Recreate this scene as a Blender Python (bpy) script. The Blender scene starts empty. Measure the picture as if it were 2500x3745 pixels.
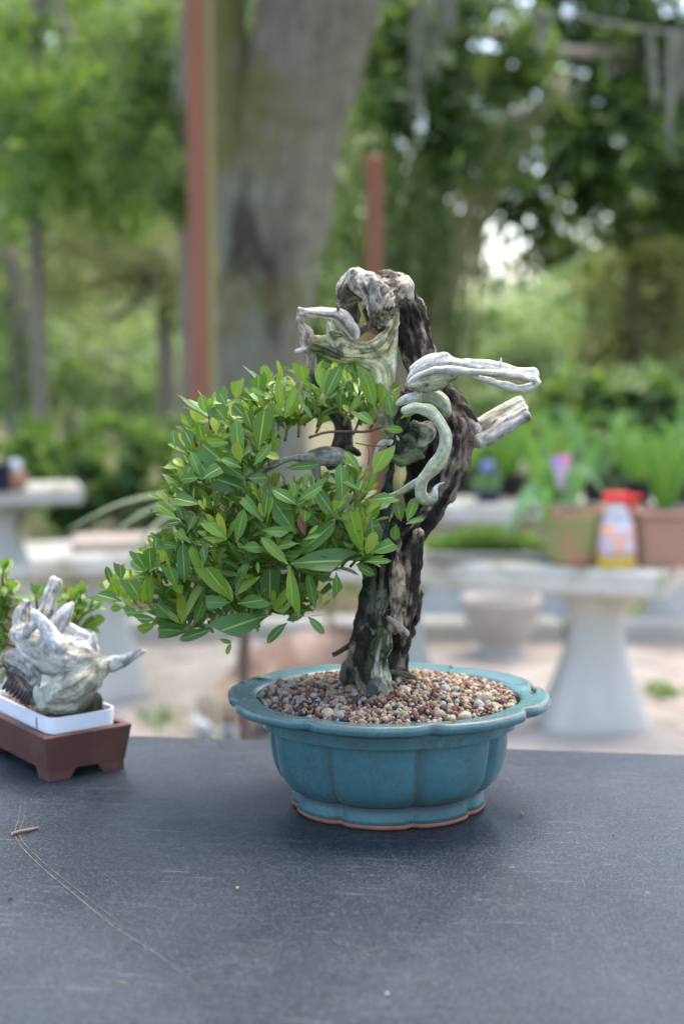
import bpy, math, random
import numpy as np
from mathutils import Vector, Matrix

random.seed(7)
rng = np.random.default_rng(7)
sc = bpy.context.scene
COL = sc.collection

# ------------------------------------------------------------------ camera
CAM_Z = 1.091
PITCH = math.radians(6.2)
cam_d = bpy.data.cameras.new('camera')
cam = bpy.data.objects.new('camera', cam_d)
COL.objects.link(cam)
cam.location = (0, 0, CAM_Z)
cam.rotation_euler = (math.pi / 2 - PITCH, 0, 0)
cam_d.sensor_fit = 'VERTICAL'
cam_d.sensor_height = 36.0
cam_d.lens = 50.0
cam_d.clip_start = 0.02
cam_d.clip_end = 400
cam_d.dof.use_dof = True
cam_d.dof.focus_distance = 1.005
cam_d.dof.aperture_fstop = 4.3
sc.camera = cam

# ------------------------------------------------------------------ light: soft overcast daylight
SUN_EL, SUN_AZ = math.radians(70), math.radians(35)      # azimuth from +Y (behind the plant) towards +X
world = bpy.data.worlds.new('World')
sc.world = world
world.use_nodes = True
wn = world.node_tree
for n in list(wn.nodes):
    wn.nodes.remove(n)
w_out = wn.nodes.new('ShaderNodeOutputWorld')
w_bg = wn.nodes.new('ShaderNodeBackground')
w_sky = wn.nodes.new('ShaderNodeTexSky')
w_sky.sky_type = 'NISHITA'
w_sky.sun_disc = False
w_sky.sun_elevation = SUN_EL
w_sky.sun_rotation = SUN_AZ
w_sky.air_density = 1.0
w_sky.dust_density = 3.4
w_sky.ozone_density = 0.3
w_bg.inputs['Strength'].default_value = 0.15
wn.links.new(w_sky.outputs[0], w_bg.inputs[0])
wn.links.new(w_bg.outputs[0], w_out.inputs[0])

sun_d = bpy.data.lights.new('sun', 'SUN')
sun_d.energy = 1.5
sun_d.angle = math.radians(40)
sun_d.color = (1.0, 0.90, 0.74)
sun = bpy.data.objects.new('sun', sun_d)
COL.objects.link(sun)
sv = Vector((math.sin(SUN_AZ) * math.cos(SUN_EL), math.cos(SUN_AZ) * math.cos(SUN_EL), math.sin(SUN_EL)))
sun.location = sv * 30
sun.rotation_euler = sv.to_track_quat('Z', 'Y').to_euler()

sc.view_settings.view_transform = 'Standard'
sc.view_settings.look = 'None'
sc.view_settings.gamma = 1
sc.view_settings.use_curve_mapping = False
sc.view_settings.exposure = 2.33
sc.render.engine = 'CYCLES'
sc.cycles.use_denoising = True
sc.cycles.max_bounces = 8
sc.cycles.transparent_max_bounces = 8
sc.cycles.sample_clamp_indirect = 6

# ------------------------------------------------------------------ picture measures -> places (F = pixels of the 2500 x 3745 photograph)
FPX = 50.0 / 36.0 * 3745
R_, F_, U_ = (np.array(v) for v in ((1, 0, 0), (0, math.cos(PITCH), -math.sin(PITCH)), (0, math.sin(PITCH), math.cos(PITCH))))


def W(u, v, Y):
    d = F_ + (u - 1250) / FPX * R_ + (1872.5 - v) / FPX * U_
    return np.array((0, 0, CAM_Z)) + d * (Y / d[1])


def Wz(u, v, z):
    d = F_ + (u - 1250) / FPX * R_ + (1872.5 - v) / FPX * U_
    return np.array((0, 0, CAM_Z)) + d * ((z - CAM_Z) / d[2])


# ------------------------------------------------------------------ objects
def tag(o, label=None, cat=None, group=None, kind=None):
    if label: o['label'] = label
    if cat: o['category'] = cat
    if group: o['group'] = group
    if kind: o['kind'] = kind
    return o


def empty(name, loc, label, cat, group=None, rz=0):
    o = bpy.data.objects.new(name, None)
    COL.objects.link(o)
    o.location = [float(x) for x in loc]
    o.rotation_euler = (0, 0, rz)
    o.empty_display_size = 0.05
    return tag(o, label, cat, group)


def link(name, me, parent=None, world=True):
    """Link a mesh whose coordinates are world coordinates (or local to the parent if world=False)."""
    o = bpy.data.objects.new(name, me)
    COL.objects.link(o)
    if parent is not None:
        o.parent = parent
        if world:
            o.matrix_parent_inverse = pmat(parent).inverted()
    return o


def pmat(p):
    m = Matrix.LocRotScale(p.location, p.rotation_euler, p.scale)
    if p.parent is not None:
        m = pmat(p.parent) @ p.matrix_parent_inverse @ m
    return m


class MB:
    def __init__(s):
        s.v, s.f, s.n, s.uv, s.mi = [], [], 0, None, []

    def add(s, v, f, mi=0):
        v = np.asarray(v, float).reshape(-1, 3)
        s.v.append(v)
        b = s.n
        s.f.extend([tuple(int(i) + b for i in q) for q in f])
        s.mi.extend([mi] * len(f))
        s.n += len(v)
        return s

    def box(s, c, size, rz=0, taper=1.0, mi=0, bev=0.0):
        sx, sy, sz = [x / 2 for x in size]
        if bev <= 0:
            v = [(-sx * taper, -sy * taper, -sz), (sx * taper, -sy * taper, -sz), (sx * taper, sy * taper, -sz), (-sx * taper, sy * taper, -sz),
                 (-sx, -sy, sz), (sx, -sy, sz), (sx, sy, sz), (-sx, sy, sz)]
            f = [(3, 2, 1, 0), (4, 5, 6, 7), (0, 1, 5, 4), (1, 2, 6, 5), (2, 3, 7, 6), (3, 0, 4, 7)]
        else:
            rings = []
            for z, k in ((-sz, bev), (-sz + bev, 0), (sz - bev, 0), (sz, bev)):
                t = taper + (1 - taper) * (z + sz) / (2 * sz)
                a, b = sx * t - k, sy * t - k
                rings.append([(-a + bev, -b, z), (a - bev, -b, z), (a, -b + bev, z), (a, b - bev, z), (a - bev, b, z), (-a + bev, b, z), (-a, b - bev, z), (-a, -b + bev, z)])
            v = [p for r in rings for p in r]
            f = [tuple(range(7, -1, -1)), tuple(range(24, 32))]
            for i in range(3):
                for j in range(8):
                    f.append((i * 8 + j, i * 8 + (j + 1) % 8, (i + 1) * 8 + (j + 1) % 8, (i + 1) * 8 + j))
        v = np.array(v, float)
        c_, s_ = math.cos(rz), math.sin(rz)
        v = np.stack([v[:, 0] * c_ - v[:, 1] * s_, v[:, 0] * s_ + v[:, 1] * c_, v[:, 2]], 1) + np.array(c)
        return s.add(v, f, mi)

    def tube(s, pts, rad, sides=8, caps=True, sub=1, flat=1.0, mi=0, jit=0.0):
        P, Rr, T, N, B = sweep(pts, rad, sub)
        a = np.linspace(0, 2 * math.pi, sides, endpoint=False)
        n = len(P)
        rr = Rr[:, None] * (1 + jit * rng.uniform(-1, 1, (n, sides)))
        v = P[:, None, :] + rr[..., None] * (np.cos(a)[None, :, None] * N[:, None, :] + flat * np.sin(a)[None, :, None] * B[:, None, :])
        f = []
        for i in range(n - 1):
            for j in range(sides):
                k = (j + 1) % sides
                f.append((i * sides + j, i * sides + k, (i + 1) * sides + k, (i + 1) * sides + j))
        if caps:
            f.append(tuple(range(sides - 1, -1, -1)))
            f.append(tuple((n - 1) * sides + j for j in range(sides)))
        return s.add(v.reshape(-1, 3), f, mi)

    def lathe(s, prof, c, sides=32, shape=None, mi=0, close=True):
        a = np.linspace(0, 2 * math.pi, sides, endpoint=False)
        v = []
        for r, z in prof:
            for t in a:
                k = shape(t) if shape else 1
                v.append((c[0] + r * k * math.cos(t), c[1] + r * k * math.sin(t), c[2] + z))
        f = []
        for i in range(len(prof) - 1):
            for j in range(sides):
                k = (j + 1) % sides
                f.append((i * sides + j, i * sides + k, (i + 1) * sides + k, (i + 1) * sides + j))
        if close:
            f.append(tuple(range(sides - 1, -1, -1)))
            f.append(tuple((len(prof) - 1) * sides + j for j in range(sides)))
        return s.add(v, f, mi)

    def mesh(s, name, mats, smooth=False):
        me = bpy.data.meshes.new(name)
        v = np.concatenate(s.v) if s.v else np.zeros((0, 3))
        me.from_pydata(v.tolist(), [], s.f)
        for m in (mats if isinstance(mats, (list, tuple)) else [mats]):
            me.materials.append(m)
        if any(s.mi):
            me.polygons.foreach_set('material_index', s.mi)
        if smooth:
            me.polygons.foreach_set('use_smooth', [True] * len(me.polygons))
        me.update()
        return me

    def build(s, name, mats, parent=None, smooth=False):
        return link(name, s.mesh(name, mats, smooth), parent)


def sweep(pts, rad, sub=1):
    P = np.array(pts, float)
    r = np.array(rad, float)
    if sub > 1 and len(P) > 1:
        ext = np.concatenate([[2 * P[0] - P[1]], P, [2 * P[-1] - P[-2]]])
        er = np.concatenate([[r[0]], r, [r[-1]]])
        out, ro = [], []
        for i in range(len(P) - 1):
            p0, p1, p2, p3 = ext[i:i + 4]
            q0, q1, q2, q3 = er[i:i + 4]
            for k in range(sub):
                t = k / sub
                out.append(.5 * (2 * p1 + (p2 - p0) * t + (2 * p0 - 5 * p1 + 4 * p2 - p3) * t * t + (3 * p1 - p0 - 3 * p2 + p3) * t ** 3))
                ro.append(q1 + (q2 - q1) * t)
        out.append(P[-1]); ro.append(r[-1])
        P, r = np.array(out), np.array(ro)
    T = np.gradient(P, axis=0)
    T /= np.linalg.norm(T, axis=1)[:, None] + 1e-12
    N = np.zeros_like(T)
    ref = np.array((0, 0, 1.0)) if abs(T[0][2]) < .9 else np.array((0, 1.0, 0))
    n = ref - T[0] * ref.dot(T[0])
    N[0] = n / np.linalg.norm(n)
    for i in range(1, len(P)):
        n = N[i - 1] - T[i] * N[i - 1].dot(T[i])
        N[i] = n / (np.linalg.norm(n) + 1e-12)
    return P, r, T, N, np.cross(T, N)


# ------------------------------------------------------------------ numpy noise
def _hash(ix, iy, iz):
    h = (ix * 374761393 + iy * 668265263 + iz * 2147483647) & 0xFFFFFFFF
    h = ((h ^ (h >> 13)) * 1274126177) & 0xFFFFFFFF
    return ((h ^ (h >> 16)) & 0xFFFF) / 65535.0


def vnoise(p):
    i = np.floor(p).astype(np.int64)
    f = p - i
    f = f * f * f * (f * (f * 6 - 15) + 10)
    r = 0
    for dx in (0, 1):
        wx = f[:, 0] if dx else 1 - f[:, 0]
        for dy in (0, 1):
            wy = f[:, 1] if dy else 1 - f[:, 1]
            for dz in (0, 1):
                wz = f[:, 2] if dz else 1 - f[:, 2]
                r = r + wx * wy * wz * _hash(i[:, 0] + dx, i[:, 1] + dy, i[:, 2] + dz)
    return r


def fbm(p, o=3):
    r, a, t = 0, 1.0, 0
    for k in range(o):
        r = r + a * vnoise(p * 2 ** k + 17.3 * k)
        t += a; a *= .5
    return r / t


def sstep(a, b, x):
    t = np.clip((x - a) / (b - a), 0, 1)
    return t * t * (3 - 2 * t)


# ------------------------------------------------------------------ materials
class NT:
    def __init__(s, name):
        s.m = bpy.data.materials.new(name)
        s.m.use_nodes = True
        s.t = s.m.node_tree
        s.b = s.t.nodes['Principled BSDF']
        s.out = s.t.nodes['Material Output']

    def n(s, kind, **kw):
        n = s.t.nodes.new(kind)
        for k, v in kw.items():
            setattr(n, k, v)
        return n

    def l(s, a, b):
        s.t.links.new(a, b)

    def math(s, op, a, b=None, c=None, clamp=False):
        n = s.n('ShaderNodeMath', operation=op)
        n.use_clamp = clamp
        for i, x in enumerate((a, b, c)):
            if x is None: continue
            if hasattr(x, 'is_linked'): s.l(x, n.inputs[i])
            else: n.inputs[i].default_value = x
        return n.outputs[0]

    def mix(s, fac, a, b, blend='MIX'):
        n = s.n('ShaderNodeMix', data_type='RGBA', blend_type=blend)
        for sock, x in ((n.inputs[0], fac), (n.inputs[6], a), (n.inputs[7], b)):
            if hasattr(x, 'is_linked'): s.l(x, sock)
            elif isinstance(x, (int, float)): sock.default_value = x
            else: sock.default_value = (*x[:3], 1)
        return n.outputs[2]

    def ramp(s, fac, stops):
        n = s.n('ShaderNodeValToRGB')
        e = n.color_ramp.elements
        while len(e) < len(stops): e.new(0.5)
        for el, (p, c) in zip(e, stops):
            el.position = p
            el.color = (*c, 1) if not isinstance(c, (int, float)) else (c, c, c, 1)
        s.l(fac, n.inputs[0])
        return n.outputs[0]

    def noise(s, scale, detail=4, rough=.55, coord='Object', stretch=(1, 1, 1), dist=0):
        tc = s.n('ShaderNodeTexCoord')
        mp = s.n('ShaderNodeMapping')
        mp.inputs['Scale'].default_value = stretch
        s.l(tc.outputs[coord], mp.inputs[0])
        n = s.n('ShaderNodeTexNoise')
        n.inputs['Scale'].default_value = scale
        n.inputs['Detail'].default_value = detail
        n.inputs['Roughness'].default_value = rough
        n.inputs['Distortion'].default_value = dist
        s.l(mp.outputs[0], n.inputs[0])
        return n.outputs[0]

    def bump(s, h, strength=.3, dist=.002):
        n = s.n('ShaderNodeBump')
        n.inputs['Strength'].default_value = strength
        n.inputs['Distance'].default_value = dist
        s.l(h, n.inputs['Height'])
        s.l(n.outputs[0], s.b.inputs['Normal'])

    def base(s, x):
        if hasattr(x, 'is_linked'): s.l(x, s.b.inputs['Base Color'])
        else: s.b.inputs['Base Color'].default_value = (*x, 1)

    def set(s, rough=None, spec=None, coat=None):
        if rough is not None: s.b.inputs['Roughness'].default_value = rough
        if spec is not None: s.b.inputs['Specular IOR Level'].default_value = spec
        if coat is not None:
            s.b.inputs['Coat Weight'].default_value = coat
            s.b.inputs['Coat Roughness'].default_value = .12
        return s


def simple(name, c1, c2=None, scale=20, rough=.7, bump=.2, bdist=.002, stretch=(1, 1, 1), spec=.4, stain=None, sscale=4):
    n = NT(name)
    c2 = c2 or tuple(x * .7 for x in c1)
    a = n.noise(scale, 5, .6, stretch=stretch)
    col = n.mix(n.ramp(a, [(.3, 0.0), (.7, 1.0)]), c1, c2)
    if stain:
        b = n.noise(sscale, 4, .6)
        col = n.mix(n.ramp(b, [(.48, 0.0), (.62, 1.0)]), col, stain)
    n.base(col)
    if bump: n.bump(a, bump, bdist)
    n.set(rough, spec)
    return n.m


def foliage_mat(name, c1, c2, c3=None, trans=.35, rough=.55):
    """Leaves: colour differs from leaf to leaf; part of the light passes through."""
    n = NT(name)
    g = n.n('ShaderNodeNewGeometry')
    stops = [(0.0, c1), (.65, c2), (1.0, c3 or c2)]
    col = n.ramp(g.outputs['Random Per Island'], stops)
    n.base(col)
    n.set(rough, .35)
    tr = n.n('ShaderNodeBsdfTranslucent')
    n.l(n.mix(.5, col, (.34, .50, .09), 'MIX'), tr.inputs[0])
    mx = n.n('ShaderNodeMixShader')
    mx.inputs[0].default_value = trans
    n.l(n.b.outputs[0], mx.inputs[1]); n.l(tr.outputs[0], mx.inputs[2]); n.l(mx.outputs[0], n.out.inputs[0])
    return n.m


def bonsai_leaf_mat(name, dark, light, rib, trans=.25, gloss=.35):
    n = NT(name)
    uv = n.n('ShaderNodeUVMap')
    sp = n.n('ShaderNodeSeparateXYZ')
    n.l(uv.outputs[0], sp.inputs[0])
    au = n.math('ABSOLUTE', n.math('SUBTRACT', sp.outputs[0], .5))          # 0 at the midrib, .5 at the edge
    oi = n.n('ShaderNodeObjectInfo')
    g = n.n('ShaderNodeNewGeometry')
    rnd = n.math('FRACT', n.math('ADD', n.math('MULTIPLY', oi.outputs['Random'], 3.7), g.outputs['Random Per Island']))
    col = n.mix(rnd, dark, light)
    blot = n.noise(90, 3, .6)
    col = n.mix(n.math('MULTIPLY', n.ramp(blot, [(.4, 0.0), (.75, 1.0)]), .35), col, light)
    vein = n.math('SINE', n.math('MULTIPLY', n.math('SUBTRACT', sp.outputs[1], n.math('MULTIPLY', au, .55)), 62.0))
    veinm = n.math('MULTIPLY', n.ramp(vein, [(.86, 0.0), (1.0, 1.0)]), .12)
    col = n.mix(veinm, col, rib)
    ribw = n.math('SUBTRACT', .085, n.math('MULTIPLY', sp.outputs[1], .048))
    ribm = n.math('SUBTRACT', 1.0, n.math('DIVIDE', au, ribw), clamp=True)
    col = n.mix(n.math('MULTIPLY', ribm, 1.6, clamp=True), col, rib)
    edge = n.ramp(sp.outputs[1], [(.955, 0.0), (.985, 1.0)])
    col = n.mix(edge, col, (.16, .085, .035))
    lg = n.mix(n.math('MULTIPLY', g.outputs['Backfacing'], .45), col, (.16, .26, .07))
    n.base(lg)
    n.set(gloss, .36)
    h = n.math('SUBTRACT', n.math('MULTIPLY', veinm, -1.0), n.math('MULTIPLY', ribm, 1.2))
    n.bump(h, .35, .0006)
    tr = n.n('ShaderNodeBsdfTranslucent')
    n.l(n.mix(.45, lg, (.22, .42, .03)), tr.inputs[0])
    mx = n.n('ShaderNodeMixShader')
    mx.inputs[0].default_value = trans
    n.l(n.b.outputs[0], mx.inputs[1]); n.l(tr.outputs[0], mx.inputs[2]); n.l(mx.outputs[0], n.out.inputs[0])
    return n.m


def wood_mat():
    n = NT('bonsai wood')
    at = n.n('ShaderNodeAttribute', attribute_name='wood_colour')
    a = n.noise(420, 4, .65)
    col = n.mix(1.0, at.outputs[0], n.ramp(a, [(.32, .70), (.68, 1.15)]), 'MULTIPLY')
    n.base(col)
    n.bump(n.noise(340, 6, .75), .9, .0014)
    n.set(.78, .25)
    return n.m


M_WOOD = wood_mat()
M_LEAF = bonsai_leaf_mat('mature bonsai leaf', (.034, .100, .018), (.092, .205, .034), (.27, .40, .08))
M_LEAF2 = bonsai_leaf_mat('mid green bonsai leaf', (.105, .215, .020), (.185, .300, .030), (.30, .40, .07), .3)
M_YOUNG = bonsai_leaf_mat('young bonsai leaf', (.190, .260, .018), (.320, .350, .028), (.30, .33, .05), .4)
M_RED = bonsai_leaf_mat('withered leaf', (.10, .030, .022), (.15, .05, .03), (.2, .08, .05), .1)
M_STEM = simple('green shoot', (.17, .24, .04), (.10, .13, .03), 300, .5, .1)
M_TWIG = simple('brown twig bark', (.070, .042, .030), (.14, .10, .075), 260, .8, .5, .0006)

# ================================================================== SETTING
def ground_mat():
    n = NT('leaf litter and grass')
    a = n.noise(.9, 6, .65)
    b = n.noise(14, 5, .7)
    col = n.mix(n.ramp(a, [(.40, 0.0), (.60, 1.0)]), (.095, .070, .048), (.060, .088, .028))
    col = n.mix(n.ramp(b, [(.45, 0.0), (.75, .8)]), col, (.15, .125, .09))
    n.base(col); n.bump(b, .6, .03); n.set(.9, .2)
    return n.m


def grid(name, x0, x1, y0, y1, nx, ny, z, mat, amp=0):
    X, Y = np.meshgrid(np.linspace(x0, x1, nx), np.linspace(y0, y1, ny))
    p = np.stack([X.ravel(), Y.ravel(), np.zeros(X.size)], 1)
    Z = z + (amp * (fbm(p * .35, 3) - .5) if amp else 0) * np.ones(X.size)
    p[:, 2] = Z
    f = [(j * nx + i, j * nx + i + 1, (j + 1) * nx + i + 1, (j + 1) * nx + i) for j in range(ny - 1) for i in range(nx - 1)]
    return MB().add(p, f).build(name, mat, smooth=True)


M_GROUND = ground_mat()
tag(grid('ground', -90, 90, -30, 160, 60, 60, -.03, M_GROUND, 0), kind='structure')

M_SAND = simple('pale sandy joint', (.28, .235, .195), (.23, .19, .155), 30, .9, .3, .002)
M_PAVER = simple('pinkish paver', (.34, .285, .245), (.28, .235, .20), 9, .85, .25, .002, stain=(.27, .25, .21), sscale=1.6)
M_PAVER2 = simple('pale paver', (.38, .33, .285), (.31, .27, .235), 9, .85, .25, .002, stain=(.29, .265, .22), sscale=1.6)
patio = tag(MB().box((.3, 2.35, -.005), (7.4, 6.1, .03)).build('patio', M_SAND), kind='structure')
pm = [MB().box((0, 0, 0), (.392, .192, .03), bev=.006).mesh('paver', m) for m in (M_PAVER, M_PAVER2)]
ang = math.radians(38)
for i in range(-22, 23):
    for j in range(-26, 27):
        x, y = i * .4 + (j % 2) * .2, j * .2
        X, Y = .3 + x * math.cos(ang) - y * math.sin(ang), 4.2 + x * math.sin(ang) + y * math.cos(ang)
        if not (-1.9 < X < 2.2 and 3.35 < Y < 5.15): continue
        o = link('paver', pm[random.randrange(2)], patio, world=False)
        o.location = (X, Y, .014 + random.uniform(-.002, .002))
        o.rotation_euler = (random.uniform(-.006, .006), random.uniform(-.006, .006), ang + random.uniform(-.012, .012))
M_KERB = simple('pale concrete kerb', (.42, .39, .34), (.33, .305, .265), 12, .85, .3, .003, stain=(.35, .33, .26), sscale=2.5)
kb = MB()
for k in range(9):
    kb.box((-3.2 + k * .9, 5.42, .03), (.885, .16, .12), bev=.012)
kerb = tag(kb.build('kerb', M_KERB), kind='structure')

# ------------------------------------------------------------------ concrete garden benches
M_CONC = simple('weathered white concrete', (.55, .52, .455), (.43, .40, .34), 14, .85, .5, .003, stain=(.30, .28, .20), sscale=5)
M_CONC2 = simple('pedestal concrete', (.50, .475, .425), (.40, .38, .335), 10, .85, .4, .003, stretch=(1, 1, .3), stain=(.40, .40, .35), sscale=4)


def pedestal(mb, x, y, rz, h, k=1.0, sy=.8):
    prof = [(.165, 0), (.160, .03), (.145, .07), (.118, .14), (.092, .22), (.078, .29), (.075, .335), (.084, .37), (.108, .40), (.140, .42), (.160, .43)]
    c_, s_ = math.cos(rz), math.sin(rz)
    v, f, S = [], [], 20
    for r, z in prof:
        for j in range(S):
            t = 2 * math.pi * j / S
            cx, sx = math.cos(t), math.sin(t)
            q = (abs(cx) ** 5 + abs(sx) ** 5) ** (-1 / 5)
            a, b = r * k * q * cx, r * k * q * sx * sy
            v.append((x + a * c_ - b * s_, y + a * s_ + b * c_, .012 + z * (h - .012) / .43))
    for i in range(len(prof) - 1):
        for j in range(S):
            n = (j + 1) % S
            f.append((i * S + j, i * S + n, (i + 1) * S + n, (i + 1) * S + j))
    f += [tuple(range(S - 1, -1, -1)), tuple((len(prof) - 1) * S + j for j in range(S))]
    mb.add(v, f)


def slab_mesh(L, D, T, name):
    nx, ny = 48, 14
    mb = MB()
    sec = []
    e = .012
    for (y, z) in ((-D / 2 + e, -T), (-D / 2, -T + e), (-D / 2, -e), (-D / 2 + e, 0), (D / 2 - e, 0), (D / 2, -e), (D / 2, -T + e), (D / 2 - e, -T)):
        sec.append((y, z))
    v, f, S = [], [], len(sec)
    for i in range(nx):
        x = -L / 2 + L * i / (nx - 1)
        for (y, z) in sec:
            v.append((x, y, z))
    v = np.array(v)
    v += .006 * (np.stack([fbm(v * 9 + k * 31, 2) for k in range(3)], 1) - .5)
    for i in range(nx - 1):
        for j in range(S):
            k = (j + 1) % S
            f.append((i * S + k, i * S + j, (i + 1) * S + j, (i + 1) * S + k))
    f += [tuple(range(S)), tuple((nx - 1) * S + j for j in range(S - 1, -1, -1))]
    return mb.add(v, f).mesh(name, M_CONC)


def bench(label, a, b, D, ztop, T, peds, k=1.0, name='concrete_bench'):
    """a, b: left and right end of the front top edge (x, y)."""
    a, b = np.array(a[:2]), np.array(b[:2])
    L = np.linalg.norm(b - a)
    rz = math.atan2(b[1] - a[1], b[0] - a[0])
    c = (a + b) / 2 + np.array((-math.sin(rz), math.cos(rz))) * D / 2
    e = empty(name, (c[0], c[1], 0), label, 'bench', 'concrete garden benches')
    o = link('slab', slab_mesh(L, D, T, 'slab'), e)
    o.matrix_parent_inverse = Matrix()
    o.location = (0, 0, ztop); o.rotation_euler = (0, 0, rz)
    for p in peds:
        q = a + (b - a) * p + np.array((-math.sin(rz), math.cos(rz))) * D * .5
        mb = MB()
        pedestal(mb, q[0], q[1], rz + .35, ztop - T - .002, k)
        mb.build('pedestal', M_CONC2, e, smooth=True)
    return e


A1, B1 = W(1180, 2030, 4.15), W(2432, 2093, 3.80)
ZB = float((A1[2] + B1[2]) / 2)
bench('long mossy concrete bench carrying clay pots and a spray bottle', A1, B1, .40, ZB, .079, (.16, .775))
A2, B2 = W(1500, 1840, 5.75), W(1880, 1840, 5.65)
bench('white concrete bench behind the bonsai trunk carrying a navy pot', A2, B2, .36, float(A2[2]), .08, (.36,), 1.0)
A3, B3 = W(1960, 1835, 5.7), W(2640, 1850, 5.35)
bench('concrete bench behind the terracotta pots, only its flared pedestals showing', A3, B3, .36, float(A3[2]), .08, (.045, .74), 1.0)
A4, B4 = W(-330, 1790, 6.2), W(303, 1785, 6.4)
bench('white concrete bench far off by the green hedge', A4, B4, .40, float(B4[2]), .075, (.1, .5))
A5, B5 = W(112, 2042, 4.15), W(660, 2033, 4.27)
bench('concrete bench under the left edge of the bonsai crown', A5, B5, .42, float(A5[2]), .062, (.12, .52), .85)

# ------------------------------------------------------------------ posts, cable
M_RUST = simple('rust red painted post', (.27, .105, .060), (.22, .088, .052), 8, .75, .2, .002, stretch=(1, 1, .2))
M_MOSSP = simple('mossy side of post', (.20, .17, .06), (.15, .14, .06), 20, .9, .3)


def post(label, u0, u1, d, ztop, rz):
    c = W((u0 + u1) / 2, 1300, d)
    w = (u1 - u0) / FPX * d
    e = empty('wooden_post', (c[0], c[1], 0), label, 'post', 'rust red posts')
    mb = MB().box((c[0], c[1], ztop / 2), (w, w, ztop), rz=rz, bev=.006)
    mb.build('post_body', M_RUST, e)
    nx, ny = math.cos(rz), math.sin(rz)
    MB().box((c[0] + nx * (w / 2 + .004), c[1] + ny * (w / 2 + .004), ztop / 2 + .03), (.008, w * .9, ztop - .1), rz=rz).build('moss_strip', M_MOSSP, e)
    return e


post('tall rust red wooden post in front of the oak', 703, 776, 6.0, 4.2, -.32)
post('shorter rust red post to the right of the oak trunk', 1341, 1391, 9.0, 2.33, .25)
M_CABLE = simple('grey cable', (.20, .20, .21), None, 50, .6, 0)
ca = [W(u, v, 6.2) for u, v in ((1000, -190), (1500, -75), (1750, -8), (2000, 42), (2300, 95), (2700, 150), (3300, 170))]
tag(MB().tube(ca, [.006] * len(ca), 6, sub=4).build('overhead_cable', M_CABLE, smooth=True), 'grey cable strung across the upper right of the garden', 'cable')

# ------------------------------------------------------------------ foliage
def cards(C, size, up=.35, aspect=.5, seed=0, droop=0.0):
    """leaf-sized folded faces at the points C; returns verts, faces"""
    r = np.random.default_rng(seed)
    n = len(C)
    s = size * r.uniform(.6, 1.35, n)
    d = r.normal(size=(n, 3)); d[:, 2] -= droop
    d /= np.linalg.norm(d, axis=1)[:, None]
    nn = r.normal(size=(n, 3)); nn[:, 2] = np.abs(nn[:, 2]) + up
    sd = np.cross(d, nn); sd /= np.linalg.norm(sd, axis=1)[:, None] + 1e-9
    nr = np.cross(sd, d)
    h = s[:, None] * .5
    v = np.stack([C - d * h, C + sd * h * aspect - nr * h * .15, C + d * h, C - sd * h * aspect - nr * h * .15], 1).reshape(-1, 3)
    i = np.arange(n) * 4
    f = np.concatenate([np.stack([i, i + 1, i + 2], 1), np.stack([i, i + 2, i + 3], 1)])
    return v, f


def fast_mesh(name, v, f, mat, smooth=False):
    me = bpy.data.meshes.new(name)
    v = np.asarray(v, np.float32); f = np.asarray(f, np.int32)
    k = f.shape[1]
    me.vertices.add(len(v)); me.vertices.foreach_set('co', v.ravel())
    me.loops.add(f.size); me.loops.foreach_set('vertex_index', f.ravel())
    me.polygons.add(len(f))
    me.polygons.foreach_set('loop_start', np.arange(0, f.size, k, dtype=np.int32))
    me.polygons.foreach_set('loop_total', np.full(len(f), k, np.int32))
    if smooth: me.polygons.foreach_set('use_smooth', np.ones(len(f), bool))
    me.materials.append(mat)
    me.update(calc_edges=True)
    return me


def clump_points(c, r, n, sub, squash, rr, sp=.23):
    k = max(3, int(sub))
    d = rr.normal(size=(k, 3)); d /= np.linalg.norm(d, axis=1)[:, None]
    cs = d * (rr.uniform(.25, 1, k) ** .5)[:, None] * r
    cs[:, 2] *= squash
    p = cs[rr.integers(0, k, n)] + rr.normal(size=(n, 3)) * r * sp
    return p + c


def tree(label, base, trunk, clumps, mat, tmat, leaf, sub=26, squash=.8, name='broadleaf_tree', group='trees behind the benches', up=.35, aspect=.5, droop=0.0, limbs=6, cat='tree', sp=.23, lk=1.0):
    """base (x,y); trunk = [(x,y,z,r)...]; clumps = [(centre, radius, leaves)]"""
    e = empty(name, (base[0], base[1], 0), label, cat, group)
    rr = np.random.default_rng(int(abs(base[0] * 1000 + base[1] * 77)) + len(clumps))
    mb = MB()
    P = [t[:3] for t in trunk]
    mb.tube(P, [t[3] for t in trunk], 10, sub=4, jit=.06)
    top = np.array(P[-1]); tr = trunk[-1][3]
    for c, r, n in clumps[:limbs]:
        s = np.array(P[max(0, len(P) - 2)]) * .4 + top * .6
        c = np.array(c)
        m = (s + c) / 2 + rr.normal(size=3) * .15 * r
        mb.tube([s, m, c], [tr * .75, tr * .5, tr * .18], 6, sub=3)
    mb.build('trunk', tmat, e, smooth=True)
    pts = np.concatenate([clump_points(np.array(c), r, int(n * lk), sub, squash, rr, sp) for c, r, n in clumps])
    v, f = cards(pts, leaf, up, aspect, seed=int(rr.integers(1e6)), droop=droop)
    link('crown', fast_mesh('crown', v, f, mat), e)
    return e


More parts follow.
